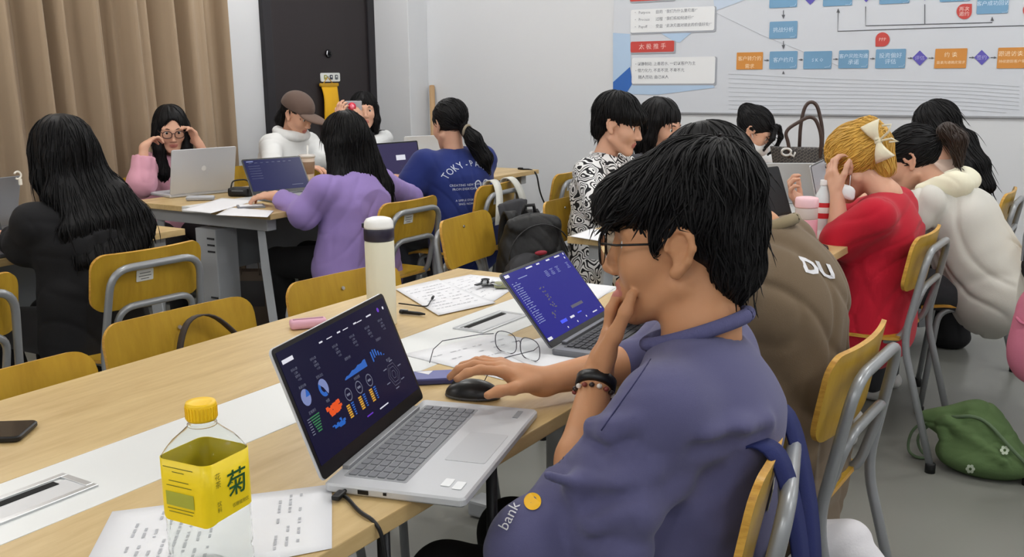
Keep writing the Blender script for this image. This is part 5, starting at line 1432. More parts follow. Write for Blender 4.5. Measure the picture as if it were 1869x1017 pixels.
def hair_for(t, h, build, flow, count=500, seed=2, m_=None, pad=(.25, .25, .55), res=.007, r=.0030, n=9, step=.016, **kw):
    F = Field(h.c-V(pad[0], pad[1], pad[2]), h.c+V(pad[0], pad[1], .20), res)
    build(F)
    return hair_obj(F, t, m_ or M_HAIR, flow, count, seed, n=n, step=step, r=r, off=.002, wig=.14, **kw), F
TBL = .775
def A(s, el, wr, d, n, sign, **k): return dict(s=s, el=V(el), wr=V(wr), d=V(d), n=V(n), sign=sign, **k)

# --- girl in black, seen from behind, left
h = Head((-3.03, 1.99, 1.07), (-.98, .05, -.25), s=1.0)
b = Body((-2.95, 2.0, .50), math.pi, neck=(-2.98, 1.995, .92), sw=.16)
pb, TF = person('person in black seen from behind at the left table', (-2.95, 2.0), h, b,
    [A('r', (-3.04, 2.26, .80), (-3.24, 2.36, TBL+.02), (-1, .1, -.05), (0, 0, -1), 1), A('l', (-3.05, 1.845, .80), (-3.24, 1.87, TBL+.03), (-1, 0, -.05), (0, 0, -1), -1)],
    top=M_BLACKCLOTH, low=cloth('blackskirt', (26, 25, 29)), puff=.012, top_g=.028, sleeve=(1, .55), seed=21, fold=(.003, .006), hem=.05)
hair_for(pb, h, lambda F: (long_hair(h, F, .020, bend=[(-2.95, 2.0, .98), (-2.875, 2.01, .87), (-2.850, 2.02, .76)], side=.10, wide=.14, depth=.035, front=True), F.ecap((-2.90, 2.08, .94), (-2.86, 2.16, .82), (.06, .03), (.05, .02), (0, 1, 0), .03)), down_flow(h, .35), 1400, 3, r=.0026, pad=(.3, .35, .42))

# --- girl in pink adjusting her glasses
hc = V(at(312, 236, x=-4.38)); h = Head(hc, (.80, -.52, -.22), s=.93)
b = Body((-4.50, 3.56, .50), -.35, neck=hc+V(-.055, .05, -.145), sw=.165, s=.94)
hr, hl = V(at(284, 250, x=-4.30)), V(at(353, 247, x=-4.27))
er, el_ = V(at(258, 335, x=-4.25)), V(at(392, 318, x=-4.22))
wr_, wl_ = V(at(263, 268, x=-4.275)), V(at(364, 264, x=-4.245))
pp, TF = person('person in pink hoodie lifting both hands to their glasses by the curtain', (-4.5, 3.56), h, b,
    [A('r', er, wr_, hr-wr_+V(0, 0, .01), (.1, .9, -.3), 1, curl=(.55, .6, .7, .8), th=(.3, .3)), A('l', el_, wl_, hl-wl_+V(0, 0, .01), (-.1, -.9, -.3), -1, curl=(.55, .6, .7, .8), th=(.3, .3))],
    top=cloth('pink', (216, 158, 176)), puff=.016, top_g=.03, sleeve=(1, .82), seed=31, fold=(.003, .008), name_top='hoodie')
glasses(h, pp, mat('glasses_brown', (66, 44, 40), .3), rim=.0022, w=.025, ht=.020, rnd=.8)
hair_for(pp, h, lambda F: (long_hair(h, F, .016, drop=.30, cut=(.082, .058, .022), parting=True),
    [F.chain([h.p(q*.072, .03, .0), h.p(q*.074, .045, -.10), h.p(q*.060, .07, -.24), h.p(q*.05, .07, -.32)], [.022, .028, .034, .022], .02) for q in (-1, 1)]), down_flow(h, .3), 700, 5)
# --- girl in the brown cap
hc = V(at(543, 210, x=-4.42)); h = Head(hc, (.93, .10, -.42), s=.97)
b = Body((-4.55, 4.40, .50), -.05, neck=hc+V(-.075, .0, -.135), sw=.165, s=.94)
phat, TF = person('person in brown baseball cap and white hoodie looking down', (-4.55, 4.4), h, b,
    [A('r', (-4.36, 4.22, .80), (-4.12, 4.26, TBL+.03), (1, .2, 0), (0, 0, -1), -1), A('l', (-4.36, 4.66, .80), (-4.12, 4.60, TBL+.03), (1, -.2, 0), (0, 0, -1), 1)],
    top=cloth('white', (226, 228, 228)), puff=.014, top_g=.028, sleeve=(1, .9), seed=41, fold=(.003, .006), name_top='hoodie', neck_cut=.06)
F = Field(b.neck-V(.2, .2, .12), b.neck+V(.2, .2, .14), .007)
for k in range(16):
    a0, a1 = 2*math.pi*k/16, 2*math.pi*(k+1)/16
    q = lambda a: b.neck+V(.012+.080*math.cos(a), .085*math.sin(a), .025-.018*math.cos(a))
    F.cap(q(a0), q(a1), .030, .030, .012)
F.obj('hood_collar', cloth('white', (0, 0, 0)), phat, disp=lambda v: .006*ridged(4, 14, 30)(v))
tie = h.p(0, -.105, -.02)
hair_for(phat, h, lambda F: (h.cap_field(F, .008), h.face_cut(F, .03, .062, .02), F.chain([tie, tie+V(-.03, 0, -.05), tie+V(-.025, 0, -.16)], [.028, .036, .012], .02)), down_flow(h, .4), 350, 6)
M_CAP = cloth('cap', (98, 80, 72), bscale=700)
F = Field(h.c-V(.25, .25, .2), h.c+V(.25, .25, .25), .0055)
F.ell(h.p(0, -.016, .052), (.092, .112, .094), h.R, .01); F.half(h.p(0, 0, .036), -h.R[:, 2]-h.R[:, 1]*.05)
capo = F.obj('cap_crown', M_CAP, phat)
F = Field(h.c-V(.25, .25, .2), h.c+V(.25, .25, .25), .0045)
F.ell(h.p(0, .115, .030), (.080, .088, .020), h.R, .0); F.ell(h.p(0, .10, .012), (.084, .11, .022), h.R, .003, 'sub'); F.half(h.p(0, .055, .02), -h.R[:, 1])
F.obj('cap_brim', cloth('brim', (108, 88, 78)), capo)
MB().lathe([(0, 0), (.008, 0), (.006, .005), (0, .006)], h.p(0, -.016, .144), 12).build('cap_button', M_CAP, capo, True)
# --- girl holding a camera to her face
hc = V(at(664, 203, x=-4.40)); h = Head(hc, (.70, -.66, .05), s=.97)
b = Body((-4.55, 5.06, .50), -.45, neck=hc+V(-.06, .055, -.15), sw=.165, s=.94)
cmc = V(at(645, 193, x=-4.27))
wr_, wl_ = V(at(624, 222, x=-4.27)), V(at(655, 222, x=-4.22))
pcam, TF = person('person in dark vest holding a red camera to the face before the door', (-4.55, 5.06), h, b,
    [A('r', (-4.32, 4.95, .84), wr_, V(at(620, 188, x=-4.27))-wr_, cmc-wr_, 1, curl=(.5, .5, .6, .7), base=.2), A('l', V(at(672, 275, x=-4.2)), wl_, V(at(652, 190, x=-4.24))-wl_, cmc-wl_+V(-.05, 0, 0), -1, curl=(.5, .6, .7, .8), base=.2)],
    top=cloth('white', (0, 0, 0)), puff=.006, top_g=.016, sleeve=(1, .85), seed=51)
F = Field(b.pel-V(.3, .3, .1), b.neck+V(.3, .3, .05), .008); b.torso(F, .036, .04)
for q in (b.sr, b.sl): F.ball(q+(q-b.neck)*.35, .060, .01, 'sub')
F.chain([b.neck+V(0, 0, .1), b.neck+V(.02, 0, -.03)], [.09, .05], .01, 'sub')
F.obj('vest', cloth('darkvest', (42, 42, 46)), pcam, disp=lambda v: .005*sines(8, 6, 12, 30)(v))
hair_for(pcam, h, lambda F: long_hair(h, F, .016, drop=.34, cut=(.05, .056, .03), side=.09, wide=.08), down_flow(h, .3), 600, 7)
cam_t = thing('camera', 'compact red and silver camera held up by the person at the door', 'camera', tuple(cmc), 0)
Rc = Matrix(hframe((.70, -.66, 0)).tolist())
MB().box(cmc, (.105, .034, .062), Rc, bev=.006).build('camera_body', mat('cam_silver', (170, 170, 176), .35, metal=.4), cam_t)
cm2 = Vector(cmc)+Rc @ Vector((.012, .022, -.004))
MB().lathe([(.0, 0), (.026, 0), (.025, .016), (.021, .024), (0, .024)], cm2, 22, Rc @ Matrix.Rotation(-math.pi/2, 3, 'X')).build('lens_barrel', mat('cam_red', (214, 44, 70), .35), cam_t, True)
MB().lathe([(.0, .0235), (.016, .0235), (.012, .027), (0, .028)], cm2, 20, Rc @ Matrix.Rotation(-math.pi/2, 3, 'X')).build('lens_glass', mat('cam_glass', (240, 120, 140), .1), cam_t, True)
MB().box(Vector(cmc)+Rc @ Vector((-.032, .004, .034)), (.022, .02, .008), Rc, bev=.002).build('shutter_dial', M_BLACK, cam_t)
# --- girl in the purple coat
hc = V(at(628, 262, x=-3.02)); h = Head(hc, (-.93, .18, -.28), s=1.0)
b = Body((-2.98, 3.37, .50), math.pi-.05, neck=hc+V(.045, -.01, -.14), sw=.18)
hL = V(at(470, 357, z=.80))
def coat(F):
    F.ecap(b.pel+V(0, 0, -.03), b.waist, (.21, .17), (.175, .135), b.sd, .06); F.ecap(b.pel+V(.05, 0, -.10), b.pel, (.20, .13), (.20, .16), b.sd, .05)
ppu, TF = person('person in a loose lilac coat seen from behind, reaching for a laptop', (-2.98, 3.37), h, b,
    [A('l', (-3.06, 3.13, .745), hL+V(.085, .03, .0), hL-(hL+V(.085, .03, 0)), (0, .2, -1), -1, curl=(.5, .5, .5, .5)), A('r', V(at(748, 362, x=-3.08)), h.p(.075, .07, -.14), h.p(.05, .10, -.03)-h.p(.075, .07, -.14), (.3, -.6, 0), 1, curl=(.6, .6, .7, .7))],
    top=cloth('lilac', (150, 128, 190)), puff=.011, top_g=.028, sleeve=(1, .88), seed=66, fold=(.002, .009), hem=.13, name_top='coat', torso_extra=coat, low=None)
hair_for(ppu, h, lambda F: (long_hair(h, F, .020, bend=[h.c+V(.075, .01, -.12), h.c+V(.105, .075, -.25)], side=.098, wide=.06, front=False, depth=.035), F.chain([h.p(.06, -.04, -.02), h.c+V(.10, .12, -.20), h.c+V(.13, .16, -.37)], [.06, .05, .022], .03), F.chain([h.p(-.06, -.02, -.02), h.c+V(.05, -.10, -.15), h.c+V(.06, -.10, -.22)], [.05, .04, .02], .03)), down_flow(h, .35), 1300, 8, r=.003, pad=(.3, .3, .45))
# --- girl in the navy T-shirt
hc = V(at(820, 228, x=-3.04)); h = Head(hc, (-.92, .35, -.22), s=.98)
b = Body((-2.96, 4.20, .50), math.pi-.3, neck=hc+V(.035, -.012, -.145), sw=.185)
M_NAVYT = cloth('navy', (30, 46, 112))
def tee(F): F.ecap(b.pel+V(0, 0, -.03), b.waist, (.20, .15), (.185, .125), b.sd, .06); F.ecap(b.waist, b.chest, (.185, .125), (.19, .12), b.sd, .05)
pn, TF = person('person in oversized navy T-shirt with white back print, seen from behind', (-2.96, 4.2), h, b,
    [A('l', (-3.10, 3.96, .80), (-3.30, 4.06, TBL+.02), (-1, .2, 0), (0, 0, -1), -1), A('r', (-3.06, 4.48, .80), (-3.30, 4.42, TBL+.02), (-1, -.1, 0), (0, 0, -1), 1)],
    top=M_NAVYT, puff=.020, top_g=.026, sleeve=(.98, 1), seed=71, fold=(.002, .005), hem=.08, torso_extra=tee, name_top='tshirt', low=cloth('greyj', (84, 88, 96)))
tie = h.p(.02, -.108, -.045)
hair_for(pn, h, lambda F: (h.cap_field(F, .014), h.face_cut(F, .05, .062, .03), F.chain([tie, tie+V(.045, .01, -.05), tie+V(.075, .06, -.15), tie+V(.075, .085, -.23)], [.026, .040, .044, .020], .015)), to_flow(tie), 700, 9, n=7, step=.013)
MB().tube([tuple(tie+V(.012, 0, -.006)+V(.02*math.sin(a)*.4, .028*math.cos(a), .028*math.sin(a))) for a in [2*math.pi*k/16 for k in range(17)]], .007, 8, False).build('hair_tie', mat('tie_beige', (150, 140, 120), .7), pn, True)
# back print
M_PW = mat('print_white2', (206, 212, 226), .7)
ub = nrm(V(math.sin(math.pi-.3), -math.cos(math.pi-.3), 0)); bdir = nrm(V(math.cos(math.pi-.3), math.sin(math.pi-.3), 0))
ob = V(at(868, 312, x=-2.83)); uz = V(0, 0, 1)
for k, ch in enumerate('TOKY-PARIS'):
    a = (k-4.5)*.20; text_decal(TF, ch, .042, ob+ub*(.155*math.sin(a))+uz*(.135*(math.cos(a)-1)+.020), nrm(ub*math.cos(a)-uz*math.sin(a)), nrm(uz*math.cos(a)+ub*math.sin(a)), bdir, 'lettering', M_PW, pn, start=.12)
for k, (s_, sz, off) in enumerate((('CREATING NEW THINGS', .0165, -.075), ('FROM EVERYDAY LIFE', .0165, -.095), ('A SIMPLE STORY', .014, -.150), ('SINCE NOW', .014, -.168))):
    text_decal(TF, s_, sz, ob-ub*(.03 if k < 2 else .05)+uz*off, ub, uz, bdir, 'lettering', M_PW, pn, start=.12)
for q in (.03, .085):
    vs = [(.022*math.cos(2*math.pi*k/20), .026*math.sin(2*math.pi*k/20)) for k in range(20)]+[(.015*math.cos(2*math.pi*k/20), .019*math.sin(2*math.pi*k/20)) for k in range(20)]
    decal(TF, vs, [(k, (k+1) % 20, 20+(k+1) % 20, 20+k) for k in range(20)], ob+ub*q+uz*(-.075), ub, uz, bdir, 'ring_print', M_PW, pn, start=.12)
# --- boy in the patterned shirt
def pattern_mat(name, scale=9.0, freq=34.0, thr=.5, a=(232, 232, 232), c=(26, 26, 30), stretch=(1, 1, 1)):
    m = mat(name, a, .9); nt = m.node_tree; bs = nt.nodes['Principled BSDF']
    tc = nt.nodes.new('ShaderNodeTexCoord'); mp = nt.nodes.new('ShaderNodeMapping'); mp.inputs['Scale'].default_value = stretch; nt.links.new(tc.outputs['Object'], mp.inputs[0])
    n = nt.nodes.new('ShaderNodeTexNoise'); n.inputs['Scale'].default_value = scale; n.inputs['Detail'].default_value = 0; n.inputs['Distortion'].default_value = .6; nt.links.new(mp.outputs[0], n.inputs['Vector'])
    mu = nt.nodes.new('ShaderNodeMath'); mu.operation = 'MULTIPLY'; mu.inputs[1].default_value = freq; nt.links.new(n.outputs['Fac'], mu.inputs[0])
    si = nt.nodes.new('ShaderNodeMath'); si.operation = 'SINE'; nt.links.new(mu.outputs[0], si.inputs[0])
    cr = nt.nodes.new('ShaderNodeValToRGB'); cr.color_ramp.elements[0].position = .34; cr.color_ramp.elements[0].color = (*lin(c), 1); cr.color_ramp.elements[1].position = .42; cr.color_ramp.elements[1].color = (*lin(a), 1)
    ma = nt.nodes.new('ShaderNodeMath'); ma.operation = 'MULTIPLY_ADD'; ma.inputs[1].default_value = .5; ma.inputs[2].default_value = .5; nt.links.new(si.outputs[0], ma.inputs[0])
    nt.links.new(ma.outputs[0], cr.inputs[0]); nt.links.new(cr.outputs[0], bs.inputs['Base Color'])
    return m
M_MAZE = pattern_mat('maze_print', 16, 62)
hc = V(at(1128, 228, x=-1.94)); h = Head(hc, (.93, .16, -.20), s=1.0)
b = Body((-1.98, 3.86, .50), .10, neck=hc+V(-.055, -.01, -.15), sw=.185)
pbo, TF = person('person in black and white squiggle patterned shirt facing right', (-1.98, 3.86), h, b,
    [A('r', (-1.86, 3.60, .79), (-1.62, 3.66, TBL+.02), (1, .2, 0), (0, 0, -1), -1), A('l', (-1.84, 4.14, .79), (-1.60, 4.05, TBL+.02), (1, -.2, 0), (0, 0, -1), 1)],
    skin=M_SKINL, top=M_MAZE, puff=.016, top_g=.028, sleeve=(1, .25), seed=81, hem=.09, low=M_MAZE, low_g=.02, name_top='tshirt')
cq = [b.neck+V(.006, 0, .012)+V(math.cos(a)*.068, math.sin(a)*.068, -.014*math.cos(a)) for a in [2*math.pi*k/24 for k in range(25)]]
MB().tube(cq, .008, 8, False).build('collar', cloth('white', (0, 0, 0)), pbo, True)
def boyhair(F):
    e = lambda c, r, k=.02, op='add': F.ell(h.p(*c), r, h.R, k, op)
    e((0, -.018, .054), (.092, .108, .092)); e((0, .07, .05), (.072, .05, .036), .03); e((0, -.07, -.02), (.068, .045, .06), .03)
    e((0, .12, -.066), (.088, .098, .085), .012, 'sub')
    for q in (-1, 1): e((q*.088, .0, -.016), (.03, .028, .04), .01, 'sub'); e((q*.085, .05, -.03), (.04, .046, .05), .012, 'sub')
hair_for(pbo, h, boyhair, down_flow(h, .8), 900, 10, n=7, step=.012, r=.0026, res=.006)
# --- dark haired girl next to him
hc = V(at(1207, 230, x=-1.92)); h = Head(hc, (.86, -.15, -.22), s=.95)
b = Body((-2.02, 4.50, .50), .0, neck=hc+V(-.06, .01, -.14), sw=.165, s=.94)
pg, TF = person('person in dark grey half hidden beside the patterned shirt', (-2.02, 4.5), h, b,
    [A('r', (-1.86, 4.28, .79), (-1.64, 4.36, TBL+.02), (1, .1, 0), (0, 0, -1), -1), A('l', (-1.86, 4.74, .79), (-1.64, 4.66, TBL+.02), (1, -.1, 0), (0, 0, -1), 1)],
    top=cloth('greydark', (60, 60, 68)), seed=91)
hair_for(pg, h, lambda F: long_hair(h, F, .016, drop=.22, back=.03, cut=(.04, .052, .03)), down_flow(h, .3), 450, 11)
# --- girl in the face mask
hc = V(at(1378, 240, x=-1.80)); h = Head(hc, (.86, .05, -.52), s=.98)
b = Body((-1.95, 5.36, .50), -.10, neck=hc+V(-.095, .0, -.125), sw=.165, s=.96)
pm, TF = person('person in white T-shirt wearing a white face mask, looking down', (-1.95, 5.36), h, b,
    [A('r', (-1.80, 5.16, .79), (-1.58, 5.18, TBL+.02), (1, .1, 0), (0, 0, -1), -1), A('l', (-1.80, 5.60, .79), (-1.58, 5.26, TBL+.02), (1, -.3, 0), (0, 0, -1), 1)],
    top=cloth('white', (0, 0, 0)), puff=.012, top_g=.024, sleeve=(.85, 1), seed=101, low=cloth('blackskirt', (0, 0, 0)))
F = Field(h.c-V(.2, .2, .2), h.c+V(.2, .2, .2), .005)
F.ell(h.p(0, .048, -.062), (.062, .066, .054), h.R, .0); F.ell(h.p(0, .098, -.05), (.020, .022, .030), h.R, .03); F.half(h.p(0, .012, -.06), -h.R[:, 1]); F.half(h.p(0, 0, -.018), h.R[:, 2])
mk = F.obj('face_mask', cloth('mask', (228, 230, 232)), pm)
for q in (-1, 1): MB().tube([h.p(q*.058, .03, -.03), h.p(q*.074, .005, -.005), h.p(q*.078, -.02, .0)], .0018, 6).build('ear_loop', cloth('mask', (0, 0, 0)), mk, True); MB().tube([h.p(q*.056, .03, -.085), h.p(q*.074, .0, -.045), h.p(q*.078, -.02, -.01)], .0018, 6).build('ear_loop', cloth('mask', (0, 0, 0)), mk, True)
bun = h.p(0, -.10, .07)
def maskhair(F):
    h.cap_field(F, .013); h.face_cut(F, .052, .058, .028); F.ell(bun, (.045, .045, .042), None, .02)
    F.chain([h.p(-.03, .095, .085), h.p(-.03, .135, .045), h.p(-.035, .145, -.02), h.p(-.04, .125, -.08)], [.014, .012, .009, .005], .012); F.chain([h.p(.03, .09, .085), h.p(.05, .115, .03), h.p(.055, .11, -.05)], [.016, .012, .006], .012)
    F.chain([h.p(-.074, .03, .03), h.p(-.072, .05, -.05)], [.012, .006], .01)
hair_for(pm, h, maskhair, to_flow(bun), 500, 12, n=7, step=.013)
# --- blonde woman in red
hc = V(at(1560, 298, y=3.60)); h = Head(hc, (-.90, .12, -.46), s=1.0)
b = Body((-.78, 3.60, .50), math.pi, neck=V(at(1618, 362, y=3.58)), sw=.165, s=1.0, slope=.05)
b.ar, b.al = V(-.86, 3.72, .07), V(-.83, 3.50, .07)
M_RED = cloth('red', (184, 10, 40))
eL = V(at(1532, 440, y=3.44)); wL2 = V(at(1528, 352, y=3.46)); hL2 = V(at(1512, 318, y=3.48))
def redt(F): F.ecap(b.pel+V(.02, 0, -.05), b.waist, (.19, .15), (.16, .12), b.sd, .05)
pr, TF = person('person in red T-shirt with a cream hair bow, hand at the face', (-.78, 3.6), h, b,
    [A('l', eL, wL2, hL2-wL2+V(0, 0, .02), (.6, .6, 0), -1, curl=(.6, .7, .8, .9)), A('r', (-.90, 3.80, .775), (-1.06, 3.70, TBL+.05), (-.5, -.3, .7), (.5, 0, .5), 1, curl=(.7, .8, .8, .9))],
    skin=M_SKINL, top=M_RED, puff=.012, top_g=.022, sleeve=(.92, 1), seed=111, hem=.10, torso_extra=redt, name_top='tshirt', low=cloth('tan', (168, 142, 116)), shoe=mat('shoe_white', (210, 210, 208), .6), fold=(.003, .006))
M_BLOND = mat('hair_blond', (206, 160, 70), .5, var=.35, vscale=60, stretch=(1, 1, .3))
tie = h.p(0, -.105, .055)
def blondehair(F):
    h.cap_field(F, .018); h.face_cut(F, .045, .060, .03)
    F.ell(h.p(0, -.10, .055), (.05, .045, .06), h.R, .02); F.ell(h.p(0, -.085, .10), (.045, .04, .03), h.R, .02); F.chain([h.p(0, -.10, .02), h.p(0, -.09, -.06)], [.05, .035], .02)
    F.chain([h.p(-.07, .03, .03), h.p(-.066, .045, -.04), h.p(-.06, .05, -.11)], [.016, .010, .005], .012)
hair_for(pr, h, blondehair, to_flow(tie), 1100, 13, m_=M_BLOND, n=8, step=.013, r=.0028, res=.006)
F = Field(V(at(1545, 352, y=3.46))-.06, V(at(1545, 352, y=3.46))+.06, .004); F.ell(V(at(1545, 350, y=3.46)), (.030, .012, .022), None, 0); F.cap(V(at(1532, 340, y=3.46)), V(at(1556, 362, y=3.46)), .008, .006, .02); F.obj('lowered_mask', cloth('mask', (0, 0, 0)), pr, disp=lambda v: .004*sines(3, 5, 60, 120)(v))
MB().tube([h.p(-.078, -.01, -.02), h.p(-.070, .03, -.09), V(at(1540, 345, y=3.46))], .0016, 6).build('mask_loop', cloth('mask', (0, 0, 0)), pr, True)
# bow clip
bc = Vector(h.p(-.055, -.125, .03)); Rb = Matrix(h.R.tolist()); M_BOW = cloth('bow', (232, 224, 198))
bow = MB()
for q in (-1, 1):
    vs = []; n_ = 8
    for i in range(7):
        t_ = i/6; w_ = .010+.030*t_
        for k in range(n_):
            a = 2*math.pi*k/n_; vs.append(bc+Rb @ Vector((-.006-.012*math.sin(t_*3)+.012*math.sin(a), .0+w_*math.cos(a)*.9, q*(.006+.062*t_))))
    bow.add(vs, [(i*n_+k, i*n_+(k+1) % n_, (i+1)*n_+(k+1) % n_, (i+1)*n_+k) for i in range(6) for k in range(n_)]+[tuple(range(n_)), tuple(6*n_+k for k in range(n_))])
bw = bow.build('hair_bow', M_BOW, pr, True)
MB().lathe([(0.0001, -.014), (.012, -.008), (.014, 0), (.012, .008), (.0001, .014)], bc, 12).build('bow_knot', M_BOW, bw, True)
for q in (-1, 1): MB().tube([bc, bc+Rb @ Vector((-.02, -.05, q*.012)), bc+Rb @ Vector((-.03, -.07, q*.03)), bc+Rb @ Vector((-.02, -.04, q*.03+.01))], .004, 6).build('bow_loop', M_BOW, bw, True)
# --- person in white hooded jacket
hc = V(at(1662, 292, y=4.18)); h = Head(hc, (-.90, -.10, -.36), s=1.0)
b = Body((-.46, 4.16, .50), math.pi-.05, neck=V(at(1712, 345, y=4.16)), sw=.18, slope=.04)
M_WJ = cloth('whitejacket', (206, 204, 197))
def jack(F): F.ell(b.chest+V(.03, 0, -.02), (.13, .17, .13), None, .06); F.ecap(b.pel+V(.02, 0, 0), b.waist, (.19, .16), (.18, .145), b.sd, .06)
pw, TF = person('person in white hooded jacket leaning over the table', (-.46, 4.16), h, b,
    [A('l', (-.72, 3.95, .77), (-.92, 3.98, TBL+.03), (-1, .2, 0), (0, 0, -1), -1), A('r', (-.74, 4.36, .77), (-.94, 4.30, TBL+.03), (-1, 0, 0), (0, 0, -1), 1)],
    skin=M_SKINL, top=M_WJ, puff=.016, top_g=.026, seed=123, hem=.05, torso_extra=jack, name_top='jacket', low=cloth('charcoal', (54, 56, 60)), shoe=mat('shoe_white', (210, 210, 208), .6), fold=(.004, .017), neck_cut=.05)
F = Field(b.neck-V(.22, .25, .2), b.neck+V(.25, .25, .2), .007)
F.ecap(b.neck+V(.075, -.10, .028), b.neck+V(.075, .10, .028), (.045, .065), (.045, .065), (0, 0, 1), .03); F.cap(b.neck+V(-.04, -.09, .0), b.neck+V(.07, -.10, .03), .032, .05, .03); F.cap(b.neck+V(-.04, .09, .0), b.neck+V(.07, .10, .03), .032, .05, .03)
F.ell(b.neck+V(.03, 0, .085), (.055, .10, .040), None, .02, 'sub')
F.obj('hood', cloth('hoodcream', (234, 230, 206)), pw, disp=lambda v: .006*ridged(7, 14, 30)(v))
tie = h.p(0, -.115, .045)
M_HBR = mat('hair_brown', (44, 30, 22), .5)
hair_for(pw, h, lambda F: (h.cap_field(F, .014), h.face_cut(F, .055, .060, .03)), to_flow(tie), 600, 14, n=7, step=.013)
F = Field(V(tie)-V(.2, .2, .2), V(tie)+V(.2, .2, .15), .006); F.chain([tie, tie+V(.035, .0, .03), tie+V(.075, .0, .0), tie+V(.085, .0, -.09)], [.024, .034, .036, .018], .015)
hair_obj(F, pw, M_HBR, lambda p: np.tile(V(.3, 0, -1), (len(p), 1)), 200, 15, name='ponytail', n=7, step=.012, r=.003)
# --- long haired girl nearest the poster
hc = V(at(1703, 238, y=4.95)); h = Head(hc, (-.80, .50, -.15), s=1.0)
b = Body((-.70, 5.0, .50), math.pi-.2, neck=hc+V(.05, -.02, -.15), sw=.17)
pl_, TF = person('person in beige nearest the poster wall, behind the white hooded jacket', (-.70, 5.0), h, b,
    [A('l', (-.86, 4.80, .78), (-1.04, 4.84, TBL+.02), (-1, .1, 0), (0, 0, -1), -1), A('r', (-.86, 5.22, .78), (-1.04, 5.12, TBL+.02), (-1, 0, 0), (0, 0, -1), 1)],
    top=cloth('beige', (196, 170, 154)), puff=.012, top_g=.022, seed=131)
hair_for(pl_, h, lambda F: long_hair(h, F, .018, bend=[V(at(1755, 255, y=4.90)), V(at(1782, 300, y=4.87)), V(at(1800, 340, y=4.87))], side=.09, wide=.045, front=False), lambda p: np.tile(V(.55, 0, -1), (len(p), 1))+.3*nrmr(p-h.c), 800, 16, pad=(.42, .3, .5))
# --- person in brown jacket behind the man
hc = V(at(1280, 338, y=2.08)); h = Head(hc, (-.95, -.05, -.28), s=1.0)
b = Body((-.62, 2.08, .50), math.pi, neck=V(at(1385, 432, y=2.10)), sw=.19, slope=.05)
M_BRN = cloth('brownjacket', (112, 95, 74))
eB = V(at(1490, 690, y=1.98))
def bj(F):
    F.ell(b.chest+V(.035, 0, -.03), (.12, .19, .17), None, .06); F.ecap(b.pel+V(.02, 0, .0), b.waist, (.20, .16), (.19, .14), b.sd, .06)
pbr, TF = person('person in brown jacket with white letters behind the violet sweatshirt', (-.62, 2.08), h, b,
    [A('l', (-.70, 1.92, .70), (-.88, 2.02, TBL+.03), (-1, .1, 0), (0, 0, -1), -1), A('r', (-.72, 2.34, .74), (-.90, 2.24, TBL+.03), (-1, 0, 0), (0, 0, -1), 1)],
    skin=M_SKIN, top=M_BRN, puff=.020, top_g=.026, seed=141, hem=.10, torso_extra=bj, name_top='jacket', low=cloth('darkbrown', (48, 42, 36)), fold=(.003, .010), res=.006)
cq = [b.neck+V(.0, 0, .014)+V(math.cos(a)*.074, math.sin(a)*.074, .03*math.cos(a)) for a in [2*math.pi*k/24 for k in range(25)]]
MB().tube(cq, .013, 8, False).build('collar', cloth('browncollar', (140, 126, 98)), pbr, True)
hair_for(pbr, h, lambda F: (long_hair(h, F, .016, drop=.14, back=.0, side=.085, wide=.06)), down_flow(h, .5), 700, 17, r=.0026)
od = V(at(1499, 503, y=2.16)); dd = nrm(od-V(0, 0, CAM_H))
text_decal(TF, 'DU', .048, od, nrm(uu*.92-ww*.25), nrm(-uu*.42+ww*.9), dd, 'lettering', M_PWHITE, pbr, start=.2, bold=.0022)
# ================================================================== bags, bottles and small things around the room
def ribbon(pts, w, th, side, name, m_, parent, n=4):
    """flat strap along points; side = direction of its width"""
    P = [Vector(p) for p in fillet(pts, .06, n)]; s_ = Vector(side).normalized(); vs = []
    for i, p in enumerate(P):
        t_ = (P[min(i+1, len(P)-1)]-P[max(i-1, 0)]).normalized(); nn = t_.cross(s_).normalized()
        for a, b in ((-1, -1), (1, -1), (1, 1), (-1, 1)): vs.append(p+s_*(a*w/2)+nn*(b*th/2))
    fs = [(i*4+k, i*4+(k+1) % 4, (i+1)*4+(k+1) % 4, (i+1)*4+k) for i in range(len(P)-1) for k in range(4)]+[(3, 2, 1, 0), tuple(len(P)*4-4+k for k in range(4))]
    return mesh_obj(name, vs, fs, m_, parent, True)
# black backpack hanging on the chair back
bk = V(-2.03, 3.34, .60)
t = thing('backpack', 'black backpack with grey panel and red marks hanging on a chair', 'backpack', (-2.03, 3.34, .42))
F = Field(bk-V(.3, .3, .3), bk+V(.3, .3, .3), .006); Rk = hframe((.86, -.50, 0))
F.ell(bk, (.150, .088, .185), Rk, .0); F.ell(bk+V(.01, 0, -.06), (.155, .100, .13), Rk, .04); F.cap(bk+Rk @ V(-.09, .02, .14), bk+Rk @ V(.09, .02, .14), .03, .03, .04)
F.obj('backpack_body', mat('nylon_black', (17, 17, 19), .55, bump=.4, bscale=40), t, disp=lambda v: .006*ridged(3, 18, 40)(v))
F = Field(bk-V(.3, .3, .3), bk+V(.3, .3, .3), .006); F.ell(bk+Rk @ V(.045, .055, -.05), (.105, .062, .105), Rk, .0); F.obj('front_pocket', mat('nylon_grey', (48, 48, 52), .6, bump=.3, bscale=60), t, disp=lambda v: .004*ridged(5, 18, 40)(v))
for k, (a, b, c) in enumerate(((.02, .112, .045), (-.07, .085, -.10))):
    F = Field(bk-V(.3, .3, .3), bk+V(.3, .3, .3), .004); F.ell(bk+Rk @ V(a, b, c), (.028, .010, .010), Rk, .0); F.obj('red_mark', mat('mark_red', (150, 40, 56), .6), t)
